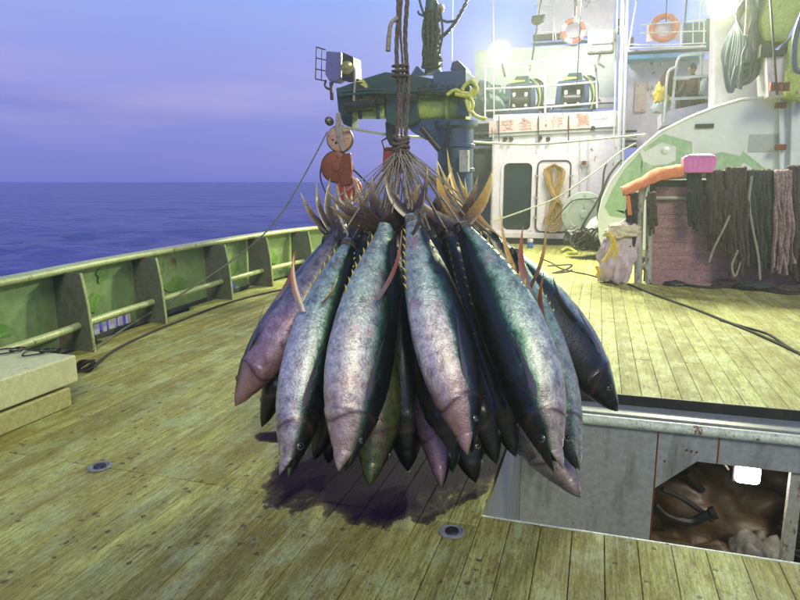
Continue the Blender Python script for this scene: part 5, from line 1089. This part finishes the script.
strands('hanging_rope', 629, 635, 196, 262, 'netk', 'dark rope bunch on the left side of the rack', 9, YR-.08, .022, 2, rag=30)
for i, pts in enumerate(([(752, 176), (749, 200), (752, 225), (758, 255), (760, 280)], [(730, 215), (722, 232), (714, 248), (709, 262)], [(738, 250), (732, 265), (735, 276), (742, 260)])):
    line([PY(x, y, YR-.3) for x, y in pts], .018, 'ropep', 'loose_rope', ('pale rope curving down over the green black net', 'pale rope end slanting off the brown net', 'pale rope loop at the foot of the brown net')[i], 'rope')
# along the foot of the rack
line([g(672, 283), g(690, 286), g(712, 288), g(735, 286), g(760, 290), g(790, 294), g(815, 292)], .03, 'roped', 'foot_rope', 'thick dark rope lying along the foot of the rack', 'rope')
for i, (px, py) in enumerate(((728, 284), (755, 287), (790, 290))): lumpy(PG(px, py, .05), (.22, .12, .07), 'netb' if i != 1 else 'netg', 'net_heap', ('low brown net heap at the rack foot below the brown nets', 'low green black net heap at the rack foot', 'low brown net heap at the rack foot by the picture edge')[i], 'net', 60+i*4)
lumpy(PG(675, 284, .03), (.14, .07, .05), 'black', 'glove', 'small black rubber scrap before the reddish boards', 'rubber scrap', 71)
# pink basket, orange cloth
pb = thing('plastic_basket', 'translucent pink plastic basket on top of the rack', 'basket', PY(698, 173, YR-.1))
a = PY(682.5, 173, YR-.25); b = PY(716, 154, YR-.25)
MB().prism([(a.x+.02, a.y, a.z), (b.x-.01, a.y, a.z), (b.x+.01, a.y, b.z-.03), (b.x-.03, a.y, b.z), (a.x+.06, a.y, b.z), (a.x, a.y, b.z-.05)], (0, .4, 0)).build('tub', 'pink', pb, bevel=.03)
for k in range(6): MB().box((a.x+.06+k*.075, a.y-.006, a.z+.05), (a.x+.075+k*.075, a.y, b.z-.06)).build('rib', 'pink', pb)
MB().box((a.x+.03, a.y-.01, b.z-.045), (b.x-.01, a.y+.41, b.z-.025)).build('rim', 'pink', pb, bevel=.008)
def cloth(pxtop, pxbot, Y, m, name, label, cat, wr=.02):
    mb = MB(); n = len(pxtop)-1; kx, ky = 28, 8
    T = spline([PY(x, y, Y+.14) for x, y in pxtop], 8); B = spline([PY(x, y, Y-.1) for x, y in pxbot], 8); q = min(len(T), len(B))
    for i in range(q):
        for j in range(ky+1):
            u = j/ky; p = T[i].lerp(B[i], u); p = p+Vector((0, .012*math.sin(i*.9+u*3), .018*noise.noise((i*.3, u*3, 2))))+Vector((0, -.03*math.sin(PI*u), .05*math.sin(PI*u))); mb.v.append(tuple(p))
    for i in range(q-1):
        for j in range(ky): mb.f.append((i*(ky+1)+j, i*(ky+1)+j+1, (i+1)*(ky+1)+j+1, (i+1)*(ky+1)+j))
    o = mb.build(name, m, None, True); so = o.modifiers.new('thick', 'SOLIDIFY'); so.thickness = .015; return tag(o, label, cat)
cloth([(620, 187), (640, 178), (652, 170), (668, 166), (684, 164)], [(623, 196), (642, 188), (656, 182), (670, 178), (684, 176)], YR-.2, 'orange', 'orange_cloth', 'orange cloth draped over the left corner of the rack', 'cloth')
line([PY(x, y, YR-.25) for x, y in ((628, 196), (629, 205), (630, 215))], .03, 'orange', 'orange_strip', 'short orange strip hanging under the orange cloth', 'cloth strip')
# mauve sack
sk_ = thing('woven_sack', 'crumpled mauve sack with yellow strap leaning on the rack', 'sack', PG(622, 284))
mb = MB(); c = PG(615, 283); n, k = 40, 30
for i in range(k+1):
    t = i/k; z = .02+1.02*t; cx = -.02+.16*t*t; rx = .31*(1-.15*t)*(math.sin(PI*min(1, .12+t*.9))**.35); 
    if t > .9: rx *= (1-(t-.9)*6)
    for j in range(n):
        a = 2*PI*j/n; d = Vector((math.cos(a), math.sin(a), 0)); nz = abs(noise.noise((d.x*1.6+1, d.y*1.6, z*2.2)))*1.0+.5*abs(noise.noise((d.x*4, d.y*4+3, z*5)))
        rr = rx*(.74+.62*nz); mb.v.append((c.x+cx+d.x*rr, c.y+.05+d.y*rr*.75, z+.06*noise.noise((d.x*2, d.y*2, z*3))))
for i in range(k):
    for j in range(n): mb.f.append((i*n+j, i*n+(j+1) % n, (i+1)*n+(j+1) % n, (i+1)*n+j))
mb.f += [tuple(range(n))[::-1], tuple(k*n+j for j in range(n))]
mb.build('bag', 'sack', sk_, True)
for pts in ([(608, 232), (613, 242), (610, 252), (603, 262)], [(612, 236), (616, 248), (614, 258)], [(596, 266), (599, 272), (596, 276)]):
    mb = MB(); mb.tube(spline([PY(x, y, c.y-.33) for x, y in pts], 5), .028, 6); mb.build('strap', 'strap', sk_, True)
MB_ = lumpy(PY(622, 232, c.y), (.24, .18, .14), 'sackw', 'sack_mouth', 'cream cloth at the mouth of the mauve sack', 'cloth', 77)
for k in list(MB_.keys()): 
    if k in ('label', 'category'): del MB_[k]
MB_.parent = sk_; MB_.matrix_parent_inverse = Matrix.Translation(sk_.location).inverted()
# lines and bits on the deck
line([g(628, 284), g(650, 293), g(675, 302), g(700, 311), g(725, 321), g(750, 331), g(775, 342), g(803, 355), g(830, 366)], .016, 'roped', 'deck_line', 'dark line trailing over the planks from the sack to the right edge', 'line')
line([g(720, 320), g(745, 327), g(768, 334), g(785, 345), g(803, 356)], .012, 'roped', 'deck_line', 'second strand running beside the long dark deck line', 'line')
line([g(540, 258), g(552, 263), g(560, 268), g(575, 272), g(590, 275), g(605, 280), g(618, 285)], .012, 'roped', 'deck_wire', 'thin dark wire wandering over the far planks to the sack', 'wire')
line([g(548, 266), g(562, 265), g(572, 265), g(565, 270), g(553, 273), g(566, 272), g(572, 270)], .016, 'dark', 'wire_shackle', 'small dark shackle tangle lying on the far planks', 'shackle')
line([g(561, 251, .04), g(567, 248, .06), g(573, 250, .05), g(576, 253, .03), g(568, 253, .04)], .035, 'yellow', 'yellow_rope_end', 'bright yellow rope end on the deck before the dark heaps', 'rope end')
e = thing('blue_can', 'small blue and white can on the deck below the doorway', 'can', PG(530, 247)); p = PG(530, 248)
MB().lathe([(.07, 0), (.075, .02), (.075, .13), (.07, .15)], p, (0, 0, 1), 18).build('body', 'bluec', e, True); MB().lathe([(.072, 0), (.072, .06), (.06, .075)], p+Vector((0, 0, .151)), (0, 0, 1), 18).build('lid', 'white', e, True)

# ------------------------------------------------------------------ thin volume added to imitate lens glow round the floodlights
hz = MB().box((-32, -14, -2.9), (32, 40, 9.5)); m_, t_, b_ = new_mat('glow_volume'); t_.nodes.remove(b_)
vp_ = t_.nodes.new('ShaderNodeVolumePrincipled'); vp_.inputs['Color'].default_value = (.85, .9, .85, 1); vp_.inputs['Density'].default_value = .0038; vp_.inputs['Anisotropy'].default_value = .55
L(t_, vp_.outputs[0], t_.nodes['Material Output'].inputs['Volume'])
o = hz.build('glow_box', m_); o['kind'] = 'stuff'
